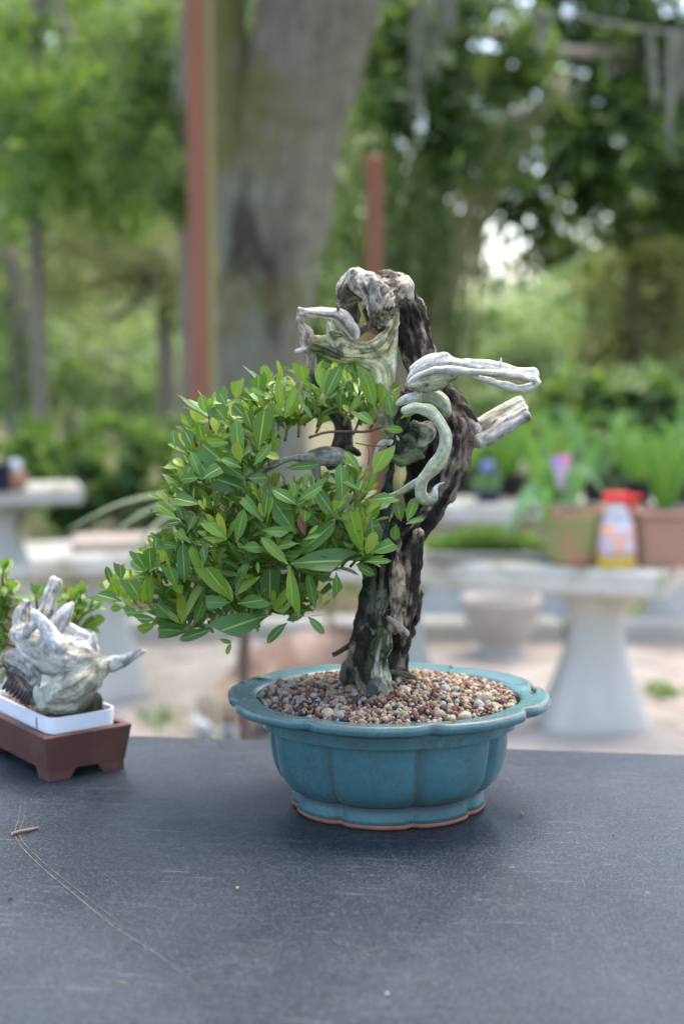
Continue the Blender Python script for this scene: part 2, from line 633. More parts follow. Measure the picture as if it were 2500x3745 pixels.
M_BARK1 = simple('grey brown bark', (.25, .215, .175), (.16, .135, .11), 14, .9, .7, .02, stretch=(1, 1, .25))
M_FOL_B = foliage_mat('bright green leaves', (0.047, 0.126, 0.021), (0.100, 0.220, 0.037), (0.210, 0.284, 0.053), .45)
M_FOL_M = foliage_mat('mid green leaves', (0.029, 0.087, 0.025), (0.056, 0.133, 0.036), (0.102, 0.173, 0.051), .4)
M_FOL_D = foliage_mat('dark green leaves', (.010, 0.039, 0.012), (.024, 0.070, 0.019), (.060, 0.136, 0.025), .35)
M_FOL_P = foliage_mat('pale far leaves', (0.133, 0.205, 0.087), (0.225, 0.296, 0.143), (0.338, 0.389, 0.225), .45)  # brightness and haze of the distance are put into this pale leaf colour
M_FOL_O = foliage_mat('olive leaves', (0.079, 0.097, 0.042), (0.139, 0.153, 0.079), (0.186, 0.121, 0.065), .4)
M_FOL_BR = foliage_mat('brown green leaves', (0.095, 0.079, 0.042), (0.116, 0.126, 0.053), (0.200, 0.126, 0.058), .35)


def cl(u, v, d, rF, n):
    return (W(u, v, d), rF * d / FPX, int(n * 1.35))


def tr_line(d, pts):
    return [(*W(u, v, d), r) for u, v, r in pts]


def gnd(d):
    a = math.atan2(CAM_Z, d) - PITCH
    return 1872.5 + FPX * math.tan(a)


tree('bright leafy tree at the upper left of the garden', W(60, 1300, 11.5)[:2], tr_line(11.5, [(150, gnd(11.5), .07), (140, 1200, .055), (125, 600, .05), (135, 100, .06), (150, -300, .05)]),
     [cl(80, 250, 11.5, 260, 900), cl(330, 420, 11.2, 260, 1000), cl(560, 180, 11.8, 240, 850), cl(120, 620, 11.3, 240, 800), cl(480, 700, 11.6, 210, 650), cl(300, 60, 12, 200, 380), cl(40, -200, 12, 300, 500), cl(500, -150, 12, 300, 700)],
     M_FOL_B, M_BARK1, .12, lk=.6, sp=.19)
tree('dark leafy tree just left of the rust red post', W(640, 1300, 9.6)[:2], tr_line(9.6, [(700, gnd(9.6), .07), (690, 1200, .06), (680, 600, .05), (670, 100, .04)]),
     [cl(590, 420, 9.6, 200, 700), cl(640, 150, 9.6, 190, 700), cl(450, 560, 9.9, 170, 420), cl(690, 680, 9.4, 150, 420), cl(330, 230, 9.9, 150, 260)], M_FOL_D, M_BARK1, .075)
tree('olive tree with a thick dark trunk left of the post', W(610, 1300, 14)[:2], tr_line(14, [(612, gnd(14), .11), (610, 1350, .09), (600, 1150, .08), (590, 900, .08)]),
     [cl(150, 880, 14, 250, 900), cl(420, 950, 14, 220, 800), cl(640, 870, 14.5, 190, 600), cl(80, 1080, 14.5, 230, 700), cl(330, 1150, 15, 190, 420), cl(690, 1060, 14, 160, 380), cl(250, 700, 14, 240, 700)], M_FOL_O, M_BARK1, .09)
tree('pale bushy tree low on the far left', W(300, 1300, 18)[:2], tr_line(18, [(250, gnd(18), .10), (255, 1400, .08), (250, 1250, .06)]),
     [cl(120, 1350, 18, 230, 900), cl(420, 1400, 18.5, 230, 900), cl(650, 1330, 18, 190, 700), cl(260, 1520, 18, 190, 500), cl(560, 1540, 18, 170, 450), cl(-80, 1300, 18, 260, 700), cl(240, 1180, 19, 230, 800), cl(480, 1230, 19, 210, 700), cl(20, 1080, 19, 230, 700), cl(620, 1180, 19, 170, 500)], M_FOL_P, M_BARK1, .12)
tree('mid green tree filling the space left of the olive tree', W(-100, 1300, 13)[:2], tr_line(13, [(60, gnd(13), .09), (70, 1200, .08), (40, 900, .06)]),
     [cl(20, 1200, 13, 150, 350), cl(210, 1330, 13, 130, 250), cl(60, 1420, 13, 150, 300), cl(-60, 820, 13, 200, 450)], M_FOL_M, M_BARK1, .09)
tree('dark evergreen spreading over the upper right of the garden', W(2100, 1300, 12)[:2], tr_line(12, [(2640, gnd(12), .16), (2620, 1000, .14), (2500, 400, .12), (2350, 0, .10)]),
     [cl(1750, 120, 10.3, 270, 1500), cl(2080, 60, 11.7, 280, 1700), cl(2380, 180, 12, 260, 1600), cl(1540, 300, 10.3, 220, 1150), cl(1440, 120, 10.5, 160, 700), cl(1650, 520, 10.4, 150, 450), cl(1900, 420, 12, 270, 1900), cl(2250, 500, 11.6, 270, 2000), cl(2480, 420, 12, 220, 1200),
      cl(2050, 680, 12, 210, 1250), cl(2380, 760, 12.2, 200, 1050), cl(1720, 600, 12.3, 170, 700), cl(2560, 650, 12, 200, 800), cl(1830, 800, 12.1, 130, 260), cl(1640, 900, 12.1, 120, 330), cl(1990, 900, 12.1, 110, 330), cl(1800, 1010, 12.1, 120, 100), cl(1560, 1050, 12.3, 90, 200), cl(1950, -200, 12, 320, 1500), cl(2400, -200, 12, 320, 1500)], M_FOL_D, M_BARK1, .135, limbs=8, droop=.3, sp=.165, sub=30, lk=.46)
tree('dark green tree showing behind the oak trunk', W(1450, 1300, 14.5)[:2], tr_line(14.5, [(1450, gnd(14.5), .10), (1440, 1200, .09), (1420, 500, .07), (1410, 100, .06)]),
     [cl(1330, 420, 14.5, 210, 800), cl(1500, 150, 14.5, 210, 700), cl(1420, 640, 14.5, 160, 480), cl(1560, 760, 14.8, 120, 260), cl(1350, 80, 14.5, 180, 500), cl(1270, 720, 15, 130, 300), cl(1300, 900, 15, 130, 300), cl(1450, 880, 15, 120, 260)], M_FOL_D, M_BARK1, .14, lk=.5, sp=.18)
tree('drooping bronze green tree at the right edge behind the plants', W(2400, 1300, 13)[:2], tr_line(13, [(2330, gnd(13), .07), (2320, 1300, .06), (2310, 900, .05)]),
     [cl(2320, 1000, 13, 190, 750), cl(2480, 900, 13, 170, 600), cl(2420, 1200, 13, 200, 800), cl(2250, 1270, 13.2, 150, 430), cl(2480, 1430, 13, 190, 600), cl(2300, 1480, 13, 140, 330)], M_FOL_BR, M_BARK1, .09, droop=.8)
tree('slim tree with mixed leaves right of the bright gap', W(2200, 1300, 15)[:2], tr_line(15, [(2140, gnd(15), .06), (2150, 1300, .05), (2160, 900, .04)]),
     [cl(2130, 980, 15, 120, 260), cl(2170, 1130, 15, 130, 300), cl(2080, 860, 15, 120, 300), cl(2250, 1050, 15, 120, 260)], M_FOL_M, M_BARK1, .09)
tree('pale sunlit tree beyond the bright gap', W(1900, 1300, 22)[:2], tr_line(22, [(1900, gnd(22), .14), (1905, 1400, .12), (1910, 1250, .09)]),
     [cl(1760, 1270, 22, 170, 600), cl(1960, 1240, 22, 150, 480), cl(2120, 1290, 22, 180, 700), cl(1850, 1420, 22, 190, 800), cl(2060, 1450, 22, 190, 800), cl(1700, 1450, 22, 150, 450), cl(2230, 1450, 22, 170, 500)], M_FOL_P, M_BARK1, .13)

# far wood: one mass along the edge of the garden
pts = []
for k in range(700):
    x = rng.uniform(-34, 32); y = rng.uniform(30, 40)
    u = 1250 + x / y * FPX
    top = (9.5 if u < 1250 else 2.0 if u < 1640 else 2.7 if u < 2010 else 3.6 if u < 2300 else 7.0) * (.75 + .5 * fbm(np.array([[x * .23, y * .1, 3.0]]), 2)[0])
    for z in np.arange(.4, top, .8):
        pts.append(clump_points(np.array((x, y, z)), .9, 60, 10, .8, rng))
v, f = cards(np.concatenate(pts), .28, seed=5)
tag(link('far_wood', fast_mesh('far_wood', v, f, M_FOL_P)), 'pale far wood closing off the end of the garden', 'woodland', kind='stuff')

# bamboo clump leaning behind the dead wood
M_CANE = simple('bamboo cane', (.12, .145, .045), (.27, .24, .11), 6, .5, .1, .002, stretch=(1, 1, .2))
M_BAMB = foliage_mat('bamboo leaves', (.018, .060, .016), (.042, .110, .026), (.12, .19, .04), .35)
bx = W(1560, 1300, 11)
bam = empty('bamboo_clump', (bx[0], bx[1], 0), 'clump of leaning bamboo canes behind the dead wood', 'bamboo')
rr = np.random.default_rng(12)
lp = []
for k in range(34):
    u0 = 1560 + rr.normal() * 75
    u1 = u0 + rr.uniform(-380, 520)
    d = 11 + rr.uniform(-.6, .6)
    p0, p1, p2 = W(u0, gnd(d), d), W(u0 * .72 + u1 * .28, 900, d), W(u1, 350 + rr.uniform(-150, 250), d + rr.uniform(-.5, .5))
    r = rr.uniform(.018, .036)
    mb = MB().tube([p0, p1, p2], [r, r * .85, r * .5], 7, sub=5)
    mb.build('cane', M_CANE, bam, smooth=True)
    for t in rr.uniform(.35, 1.0, 9):
        q = (1 - t) ** 2 * p0 + 2 * t * (1 - t) * p1 + t * t * p2
        lp.append(q + rr.normal(size=(12, 3)) * (.20, .20, .14))
lp = np.concatenate(lp)
pu = 1250 + lp[:, 0] / lp[:, 1] * FPX
pv = 1307 + (CAM_Z - lp[:, 2]) / lp[:, 1] * FPX
lp = lp[~((pu > 1640) & (pu < 2000) & (pv > 720) & (pv < 1150))]
v, f = cards(lp, .15, .2, .22, seed=8, droop=.7)
link('foliage', fast_mesh('foliage', v, f, M_BAMB), bam)

# low shrubs of the left background
def shrub(label, u, v, d, wF, hF, n, mat, leaf, name='garden_shrub', group='low shrubs along the garden edge', aspect=.5):
    c = W(u, v, d); k = d / FPX
    e = empty(name, (c[0], c[1], 0), label, 'shrub', group)
    r = np.random.default_rng(int(u * 7 + v))
    m = max(4, n // 40)
    cs = np.stack([r.uniform(-.5, .5, m) * wF * k, r.uniform(-.25, .25, m) * wF * k, r.uniform(.1, 1, m) * (c[2] + hF * k / 2)], 1)
    p = cs[r.integers(0, m, n)] + r.normal(size=(n, 3)) * .07 * k * min(wF, hF) * 1.2 + np.array((c[0], c[1], 0))
    p[:, 2] = np.abs(p[:, 2]) + .02
    mb = MB()
    for q in cs[:10]:
        mb.tube([(c[0], c[1], -.02), (c[0] + q[0] * .6, c[1] + q[1] * .6, q[2] * .5), (c[0] + q[0], c[1] + q[1], q[2])], [.012, .009, .005], 5, sub=2)
    mb.build('stem', M_BARK1, e)
    v_, f_ = cards(p, leaf, .5, aspect, seed=int(u))
    link('foliage', fast_mesh('foliage', v_, f_, mat), e)


shrub('bright green hedge shrub behind the far bench', 330, 1640, 10.5, 620, 190, 2600, M_FOL_B, .09)
shrub('dark broad leaved shrub right of the far bench', 400, 1740, 8.6, 360, 190, 800, M_FOL_D, .13, aspect=.75)
shrub('yellow green shrub at the left edge over the far bench', 40, 1640, 8.8, 240, 170, 700, M_FOL_B, .10)
shrub('small dark shrub below the oak', 760, 1650, 9.5, 200, 240, 700, M_FOL_M, .10)
shrub('leafy shrub right of the bonsai trunk behind the benches', 1830, 1600, 9.5, 330, 260, 1300, M_FOL_P, .10)
shrub('broad leaved shrub behind the terracotta pots', 2150, 1560, 8.5, 360, 330, 1100, M_FOL_M, .16, aspect=.4)
shrub('tall leafy shrub at the right edge behind the clay trough', 2450, 1560, 8.0, 330, 360, 1200, M_FOL_M, .15, aspect=.4)
gp = np.stack([rng.uniform(-4.5, 3.5, 9000), rng.uniform(5.7, 13, 9000), np.zeros(9000)], 1)
keep = fbm(gp * .9, 2) > .46
gp = gp[keep]; gp[:, 2] = rng.uniform(.0, .05, len(gp))
v, f = cards(gp, .09, .1, .35, seed=3)
tag(link('ground_cover', fast_mesh('ground_cover', v, f, M_FOL_O)), kind='stuff')

# ------------------------------------------------------------------ the oak with two limbs
def oak_mat():
    n = NT('oak bark with lichen')
    a = n.noise(22, 7, .75, stretch=(1, 1, .15))
    col = n.mix(n.ramp(a, [(.35, 0.0), (.65, 1.0)]), (.17, .14, .112), (.38, .33, .27))
    b = n.noise(5, 6, .75, stretch=(1, 1, .25))
    col = n.mix(n.ramp(b, [(.42, 0.0), (.62, .75)]), col, (.29, .31, .215))
    c = n.noise(3.0, 4, .6, stretch=(1, 1, .3), dist=.6)
    col = n.mix(n.ramp(c, [(.60, 0.0), (.68, .8)]), col, (.055, .038, .03))
    m = n.noise(1.3, 4, .6)
    col = n.mix(n.ramp(m, [(.50, 0.0), (.62, .8)]), col, (.19, .175, .04))
    n.base(col); n.bump(a, 1.0, .06); n.set(.95, .15)
    return n.m


oc = W(970, 1300, 7.2)
oak = empty('oak_tree', (oc[0], oc[1], 0), 'big forked oak with grey lichened bark behind the bonsai', 'tree')
mb = MB()
D_ = 7.2
k_ = D_ / FPX
def orow(rows):
    return [W(u, v, D_ + dy) for u, v, w, dy in rows], [w / 2 * k_ for u, v, w, dy in rows]
p, r = orow([(965, gnd(D_) + 20, 520, 0), (962, gnd(D_) - 120, 400, 0), (960, 1700, 345, 0), (958, 1300, 325, 0), (985, 1000, 345, 0), (1010, 750, 400, 0), (1050, 480, 400, .02), (1110, 250, 410, .05), (1170, 0, 440, .1), (1230, -350, 430, .2), (1300, -900, 380, .4)])
mb.tube(p, r, 28, sub=8, jit=.05)
p, r = orow([(930, 1100, 230, .0), (890, 800, 205, -.04), (860, 550, 165, -.06), (848, 300, 135, 0), (842, 100, 120, .05), (830, -100, 118, .1), (790, -500, 110, .2), (700, -1000, 90, .3)])
mb.tube(p, r, 18, sub=8, jit=.06)
mb.build('trunk', oak_mat(), oak, smooth=True)
rr = np.random.default_rng(4)
# the oak's crown, out of view, added over benches and table to shade them
lp = []
lm = MB()
hub = W(1300, -900, 7.6)
for gx_ in range(-3, 4):
    for gy_ in range(0, 6):
        q = np.array((gx_ * 2.1 + rr.uniform(-.6, .6), -1.4 + gy_ * 2.0 + rr.uniform(-.6, .6), 5.0 + rr.uniform(-.5, 1.2)))
        lp.append(clump_points(q, 1.25, int(rr.uniform(150, 330)), 16, .5, rr, .22))
        if (gx_ + gy_) % 2 == 0:
            lm.tube([hub, hub * .45 + q * .55 + (0, 0, .5), q], [.16, .09, .03], 6, sub=3)
lp = np.concatenate(lp)
v, f = cards(lp, .17, seed=77)
link('crown', fast_mesh('crown', v, f, M_FOL_D), oak)
lm.build('limb', M_BARK1, oak, smooth=True)

# Spanish moss
M_MOSS = simple('grey hanging moss', (.34, .34, .29), (.22, .22, .18), 30, .95, 0)


def moss(label, strands, d, n=26, wdt=.006):
    c = W(strands[0][0], strands[0][1], d)
    r = np.random.default_rng(int(strands[0][0]))
    v, f = [], []
    for (u0, v0, u1, v1, wF) in strands:
        for k in range(n):
            pu = u0 + r.normal() * wF * .3; ln = r.uniform(.35, 1.0)
            pts = [W(pu + (u1 - u0) * t * ln + r.normal() * wF * .10, v0 + (v1 - v0) * t * ln, d + r.normal() * .02) for t in np.linspace(0, 1, 7)]
            a = r.uniform(0, math.pi)
            o = np.array((math.cos(a), math.sin(a), 0)) * wdt
            b = len(v)
            for p in pts:
                v += [p - o, p + o]
            for i in range(6):
                f.append((b + 2 * i, b + 2 * i + 1, b + 2 * i + 3, b + 2 * i + 2))
    o = link('hanging_moss', fast_mesh('hanging_moss', np.array(v), np.array(f), M_MOSS))
    return tag(o, label, 'moss', 'hanging moss')


moss('thick grey moss hanging to the right of the oak', [(1600, -60, 1590, 300, 80), (1530, -60, 1520, 520, 40), (1640, -60, 1640, 180, 40)], 7.0, 16, .004)
moss('grey moss hanging left of the rust red post', [(690, -60, 675, 420, 60)], 7.4, 20)
moss('grey moss hanging from the cable at the right', [(2380, 105, 2400, 420, 34), (2450, 120, 2440, 590, 26), (2490, 120, 2490, 380, 24)], 6.2, 9, .0035)
moss('small pale tuft of moss hanging on the cable', [(1975, 40, 1985, 190, 40)], 6.2, 26)

# ------------------------------------------------------------------ plants and things on the benches
M_TERRA = simple('terracotta', (.40, .195, .125), (.33, .16, .10), 12, .85, .2, .001)
M_TERRA_G = simple('terracotta grown over with algae', (.27, .27, .11), (.20, .23, .085), 10, .9, .3, .002, stain=(.40, .17, .11), sscale=9)
M_TROUGH = simple('brown clay trough', (.36, .20, .14), (.30, .165, .115), 8, .85, .2, .001)
M_STRAP = foliage_mat('strap leaf', (0.066, 0.194, 0.027), (0.098, 0.246, 0.035), (0.141, 0.282, 0.053), .4, .4)
M_STRAP2 = foliage_mat('blue green strap leaf', (0.088, 0.221, 0.088), (0.141, 0.282, 0.123), (0.176, 0.317, 0.133), .35, .4)
M_SOILD = simple('dark potting soil', (.06, .045, .035), (.12, .09, .07), 60, .95, .6)


def strap(pts, w, parent, mat, name='leaf'):
    P, r, T, N, B = sweep(pts, [1] * len(pts), 4)
    n = len(P)
    view = np.array((.25, -1, .3)); view /= np.linalg.norm(view)
    v, f = [], []
    for i in range(n):
        t = i / (n - 1)
        hw = w / 2 * (.55 + .45 * math.sin(math.pi * min(1, t * 1.4))) * (1 if t < .6 else max(.05, (1 - t) / .4) ** .7)
        s = np.cross(T[i], view); s /= np.linalg.norm(s) + 1e-9
        nr = np.cross(s, T[i])
        v += [P[i] - s * hw + nr * hw * .3, P[i] - nr * .001, P[i] + s * hw + nr * hw * .3]
    for i in range(n - 1):
        for j in (0, 1):
            f.append((i * 3 + j, i * 3 + j + 1, i * 3 + j + 4, i * 3 + j + 3))
    return MB().add(v, f).build(name, mat, parent, smooth=True)


def straps_random(e, c, n, h, sp, w, mat, seed):
    r = np.random.default_rng(seed)
    for k in range(n):
        a = 2 * math.pi * k / n + r.uniform(-.3, .3)
        hh = h * r.uniform(.65, 1.1); s = sp * r.uniform(.4, 1.1)
        d = np.array((math.cos(a), math.sin(a) * .7, 0))
        c0 = np.array(c) + d * .02
        strap([c0, c0 + d * s * .3 + (0, 0, hh * .55), c0 + d * s * .75 + (0, 0, hh), c0 + d * s * 1.15 + (0, 0, hh * r.uniform(.75, 1.02))], w, e, mat)


YB = 3.98
def on_bench(u, d=None):
    p = W(u, 2075, d or YB)
    return np.array((p[0], p[1], ZB))

# algae covered terracotta pot with strap leaves
c = on_bench(2098)
pot = empty('terracotta_pot', c, 'round terracotta pot coated in green algae on the long bench', 'flower pot')
prof = [(.072, .001), (.078, .02), (.088, .10), (.092, .118), (.0935, .12), (.0935, .155), (.088, .157), (.084, .135), (.082, .13)]
MB().lathe(prof, c, 36).build('pot_body', M_TERRA_G, pot, smooth=True)
MB().lathe([(.0955, .146), (.0965, .156), (.090, .1585), (.0885, .150)], c, 36, close=False).build('rim', M_TERRA, pot, smooth=True)
MB().lathe([(.081, .128), (.081, .136), (.04, .143)], c, 24).build('soil', M_SOILD, pot)
pl = empty('strap_leaf_plant', c + (0, 0, .14), 'plant with long arching strap leaves in the algae covered pot', 'plant', 'strap leaved plants')
q = lambda u, v, d=0.0: W(u, v, YB + d)
for pts, w, m in (
        ([q(1962, 1790, .0), q(1955, 1700, -.03), q(1930, 1600, -.05), q(1880, 1500, -.08)], .030, M_STRAP),
        ([q(1985, 1800), q(1950, 1800, -.06), q(1900, 1860, -.12), q(1840, 1970, -.16)], .042, M_STRAP2),
        ([q(2030, 1850), q(2010, 1740), q(1985, 1680, .03), q(1940, 1645, .06)], .022, M_STRAP),
        ([q(2060, 1850), q(2100, 1720), q(2150, 1730, -.03), q(2235, 1840, -.06)], .030, M_STRAP2),
        ([q(2040, 1850), q(2060, 1700, .05), q(2110, 1600, .08), q(2200, 1560, .12)], .024, M_STRAP),
        ([q(2090, 1850), q(2130, 1730, .06), q(2170, 1640, .1), q(2180, 1540, .12)], .022, M_STRAP),
        ([q(2010, 1860), q(1990, 1780, -.04), q(1985, 1880, -.10), q(1940, 1960, -.12)], .024, M_STRAP),
        ([q(2020, 1850), q(2000, 1640, .05), q(1990, 1560, .06), q(2010, 1480, .06)], .026, M_STRAP)):
    strap(pts, w * 1.35, pl, m)
M_RHIZ = simple('grey bulb roots', (.35, .33, .28), (.20, .18, .14), 60, .9, .3)
mb = MB()
for k in range(9):
    a = rng.uniform(0, 6.28)
    b = c + (math.cos(a) * .05, math.sin(a) * .05, .14)
    MB().tube([b, b + (math.cos(a) * .02, math.sin(a) * .02, .03), b + (math.cos(a) * .05, math.sin(a) * .05, .035)], [.007, .006, .003], 6, sub=2).build('bulb', M_RHIZ, pl, smooth=True)

# pink and white plant label
M_PINK = simple('pink plastic', (.85, .35, .55), None, 10, .4, 0)
M_WHITE = simple('white plastic', (.80, .80, .82), None, 10, .4, 0)
M_PURP = simple('lilac print', (.50, .35, .70), None, 10, .4, 0)
M_REDP = simple('red plastic', (.75, .025, .02), None, 10, .35, 0)
b = W(2050, 1720, YB + .02)
lab = empty('plant_label', b, 'pink and white plant label standing in the algae covered pot', 'plant label')
MB().box(b + (0, 0, -.035), (.060, .003, .085), taper=.8, bev=.0008).build('label_card', simple('pale pink card', (.80, .55, .72), None, 10, .4, 0), lab)
MB().box(b + (-.012, -.0018, .022), (.030, .0016, .035)).build('lilac_print', M_PURP, lab)
MB().box(b + (.014, -.0020, .026), (.026, .0020, .036)).build('pink_print', M_PINK, lab)
MB().box(b + (.005, 0, .0405), (.045, .0034, .010), bev=.0008).build('red_edge', M_REDP, lab)
MB().box(b + (0, 0.0, -.105), (.010, .002, .06)).build('stake', M_WHITE, lab)

# spray bottle
c = on_bench(2250, 3.90)
sb = empty('spray_bottle', c, 'spray bottle with red trigger head and yellow base between the two clay pots', 'spray bottle')
M_YEL = simple('yellow liquid', (.62, .40, .02), None, 10, .3, 0)
M_LAB = simple('printed label', (.62, .58, .64), (.42, .34, .50), 22, .4, 0, stain=(.75, .36, .18), sscale=25)
def rbox(mb, c, prof, asp=.55, S=24):
    def sh(t):
        cx, sx = math.cos(t), math.sin(t)
        return (abs(cx) ** 4 + abs(sx) ** 4) ** (-.25)
    v = []; a = np.linspace(0, 2 * math.pi, S, endpoint=False)
    for r, z in prof:
        for t in a:
            v.append((c[0] + r * sh(t) * math.cos(t), c[1] + r * sh(t) * math.sin(t) * asp, c[2] + z))
    f = [(i * S + j, i * S + (j + 1) % S, (i + 1) * S + (j + 1) % S, (i + 1) * S + j) for i in range(len(prof) - 1) for j in range(S)]
    f += [tuple(range(S - 1, -1, -1)), tuple((len(prof) - 1) * S + j for j in range(S))]
    return mb.add(v, f)
rbox(MB(), c, [(.050, .001), (.054, .004), (.053, .030)]).build('bottle_base', M_YEL, sb, smooth=True)
rbox(MB(), c, [(.0525, .031), (.050, .06), (.045, .11), (.039, .135), (.034, .150), (.022, .160)]).build('bottle_body', simple('cloudy bottle plastic', (.55, .53, .56), None, 10, .4, 0), sb, smooth=True)
rbox(MB(), c, [(.0535, .038), (.0505, .065), (.0470, .100), (.0445, .120)], .60).build('front_label', M_LAB, sb, smooth=True)
MB().lathe([(.020, .158), (.020, .176)], c, 16).build('neck_ring', M_WHITE, sb)
h = MB().box(c + (-.002, 0, .193), (.075, .026, .032), bev=.007)
h.box(c + (.050, 0, .194), (.030, .018, .016), bev=.004)
h.build('spray_head', M_REDP, sb)
MB().tube([c + (.030, 0, .182), c + (.040, 0, .165), c + (.038, 0, .148)], [.007, .006, .004], 8, sub=3).build('trigger', M_REDP, sb, smooth=True)

# brown clay trough with plants
c = on_bench(2470, 3.93)
tro = empty('clay_trough', c, 'brown rectangular clay trough at the right end of the long bench', 'planter')
mb = MB()
mb.box(c + (.04, .03, .07), (.30, .17, .138), taper=.93, bev=.006)
mb.build('trough_body', M_TROUGH, tro)
MB().box(c + (.04, .03, .1485), (.315, .185, .018), bev=.005).build('rim', M_TROUGH, tro)
MB().box(c + (.04, .03, .160), (.27, .14, .004)).build('soil', M_SOILD, tro)
for i, (dx, nn, hh, lab_) in enumerate(((-.03, 9, .22, 'upright strap leaved plant in the left half of the clay trough'), (.10, 9, .26, 'upright strap leaved plant in the right half of the clay trough'))):
    e = empty('strap_leaf_plant', c + (dx, .03, .16), lab_, 'plant', 'strap leaved plants')
    straps_random(e, c + (dx, .03, .16), nn, hh, .10, .026, (M_STRAP, M_STRAP2)[i], 40 + i)

# low moss tray at the left of the bench
c = on_bench(1775, 4.05)
ms = empty('moss_tray', c, 'shallow tray of low moss beside the bonsai trunk on the long bench', 'plant tray')
MB().box(c + (0, .05, .014), (.36, .20, .026), bev=.004).build('tray', simple('grey tray', (.25, .24, .2), None, 20, .8, .2), ms)
p = np.stack([rng.normal(size=4200) * .09, rng.normal(size=4200) * .045, np.zeros(4200)], 1)
p = p[(abs(p[:, 0]) < .175) & (abs(p[:, 1]) < .095)]
p[:, 2] = .03 + rng.uniform(0, 1, len(p)) * (.055 * np.exp(-(p[:, 0] / .15) ** 2))
v, f = cards(p + c + (0, .05, 0), .022, .6, .4, seed=21)
link('moss', fast_mesh('moss', v, f, M_FOL_B), ms)

# second row: navy pot, blue ball on a stake, more plants
M_NAVY = simple('navy glaze', (.018, .022, .055), None, 20, .35, 0)
M_BLUE = simple('blue ball glaze', (.10, .17, .38), (.20, .28, .45), 30, .25, 0)
c = W(1782, 1838, 5.8); c[2] = float(A2[2])
e = empty('navy_pot', c, 'low navy blue pot on the bench behind the bonsai trunk', 'flower pot')
MB().lathe([(.042, .001), (.058, .03), (.060, .048), (.055, .048), (.05, .040)], c, 28).build('pot_body', M_NAVY, e, smooth=True)
MB().lathe([(.053, .038), (.03, .046)], c, 18).build('soil', M_SOILD, e)
e2 = empty('low_leafy_plant', c + (0, 0, .045), 'dark green leaves in the low navy blue pot', 'plant')
straps_random(e2, c + (0, 0, .045), 7, .06, .07, .03, M_STRAP2, 63)
b = c + (.0, .02, .045)
e = empty('blue_ball_stake', b, 'blue glass ball on a dark stake above the navy pot', 'garden ornament')
MB().tube([b, b + (0, 0, .07)], [.010, .010], 10).build('stake', M_NAVY, e)
MB().lathe([(.010, .068), (.022, .074), (.029, .092), (.026, .110), (.015, .121), (.003, .124)], b, 24).build('ball', M_BLUE, e, smooth=True)
for i, (u, lab_, m, hh, dd) in enumerate(((1700, 'strap leaves behind the navy pot', M_STRAP, .30, 6.1), (1990, 'tall strap leaved plant behind the pink plant label', M_STRAP, .34, 5.75), (2180, 'blue green strap leaved plant behind the spray bottle', M_STRAP2, .36, 5.7),
                               (2330, 'bright strap leaved plant behind the gap between bottle and trough', M_STRAP, .34, 5.6), (2470, 'tall strap leaved plant behind the clay trough', M_STRAP, .40, 5.5), (1860, 'arching strap leaved plant right of the bonsai branch stub', M_STRAP, .36, 5.9))):
    b = W(u, 1830, dd); b[2] = float(A3[2]) + .09
    pe = empty('nursery_pot', b - (0, 0, .09), 'dark nursery pot under the ' + lab_, 'flower pot', 'dark nursery pots on the rear benches')
    MB().lathe([(.05, .001), (.065, .088), (.068, .088), (.068, .098), (.062, .098), (.06, .085)], b - (0, 0, .09), 20).build('pot_body', simple('black plastic', (.03, .03, .032), None, 10, .5, 0) if i == 0 else bpy.data.materials['black plastic'], pe, smooth=True)
    MB().lathe([(.061, .082), (.03, .09)], b - (0, 0, .09), 14).build('soil', M_SOILD, pe)
    e = empty('strap_leaf_plant', b, lab_, 'plant', 'strap leaved plants')
    straps_random(e, b, 9, hh * .72, .24, .030, m, 90 + i)

# round planter bowl on the ground between the pedestals
b = W(1830, 2350, 5.05); b[2] = .012
e = empty('planter_bowl', b, 'round weathered planter bowl on the ground under the bench', 'planter')
MB().lathe([(.09, 0), (.095, .03), (.07, .045), (.11, .09), (.135, .15), (.140, .20), (.143, .205), (.143, .225), (.128, .225), (.12, .19)], b, 32).build('bowl', simple('weathered stone', (.42, .38, .34), (.33, .29, .25), 12, .9, .4, .004), e, smooth=True)
MB().lathe([(.122, .195), (.05, .205)], b, 20).build('soil', M_SOILD, e)

# left: terracotta pot behind the small bonsai, white ball, log, basin
b = W(150, 2300, 4.75); b[2] = .012
e = empty('terracotta_pot', b, 'plain terracotta pot on the ground behind the pale stump', 'flower pot')
MB().lathe([(.12, 0), (.16, .26), (.175, .26), (.178, .32), (.162, .32), (.155, .28)], b, 32).build('pot_body', M_TERRA, e, smooth=True)
MB().lathe([(.154, .27), (.08, .29)], b, 20).build('soil', M_SOILD, e)
b = W(55, 1690, 6.35); b[2] = float(B4[2])
e = empty('lidded_jar', b, 'white round ball on a clay jar at the end of the far bench', 'garden ornament')
MB().lathe([(.04, .0), (.055, .02), (.058, .06), (.04, .075)], b, 24).build('jar', M_TERRA, e, smooth=True)
MB().lathe([(.012, .073), (.026, .082), (.030, .105), (.022, .126), (.004, .135)], b, 20).build('ball', M_WHITE, e, smooth=True)
b = W(-10, 1740, 6.3); b[2] = float(B4[2])
e = empty('navy_planter', b, 'dark navy planter at the left edge on the far bench', 'planter')
MB().lathe([(.05, 0), (.06, .02), (.062, .11), (.068, .12), (.06, .12), (.055, .10)], b, 24).build('pot_body', M_NAVY, e, smooth=True)
MB().lathe([(.056, .095), (.03, .1)], b, 16).build('soil', M_SOILD, e)
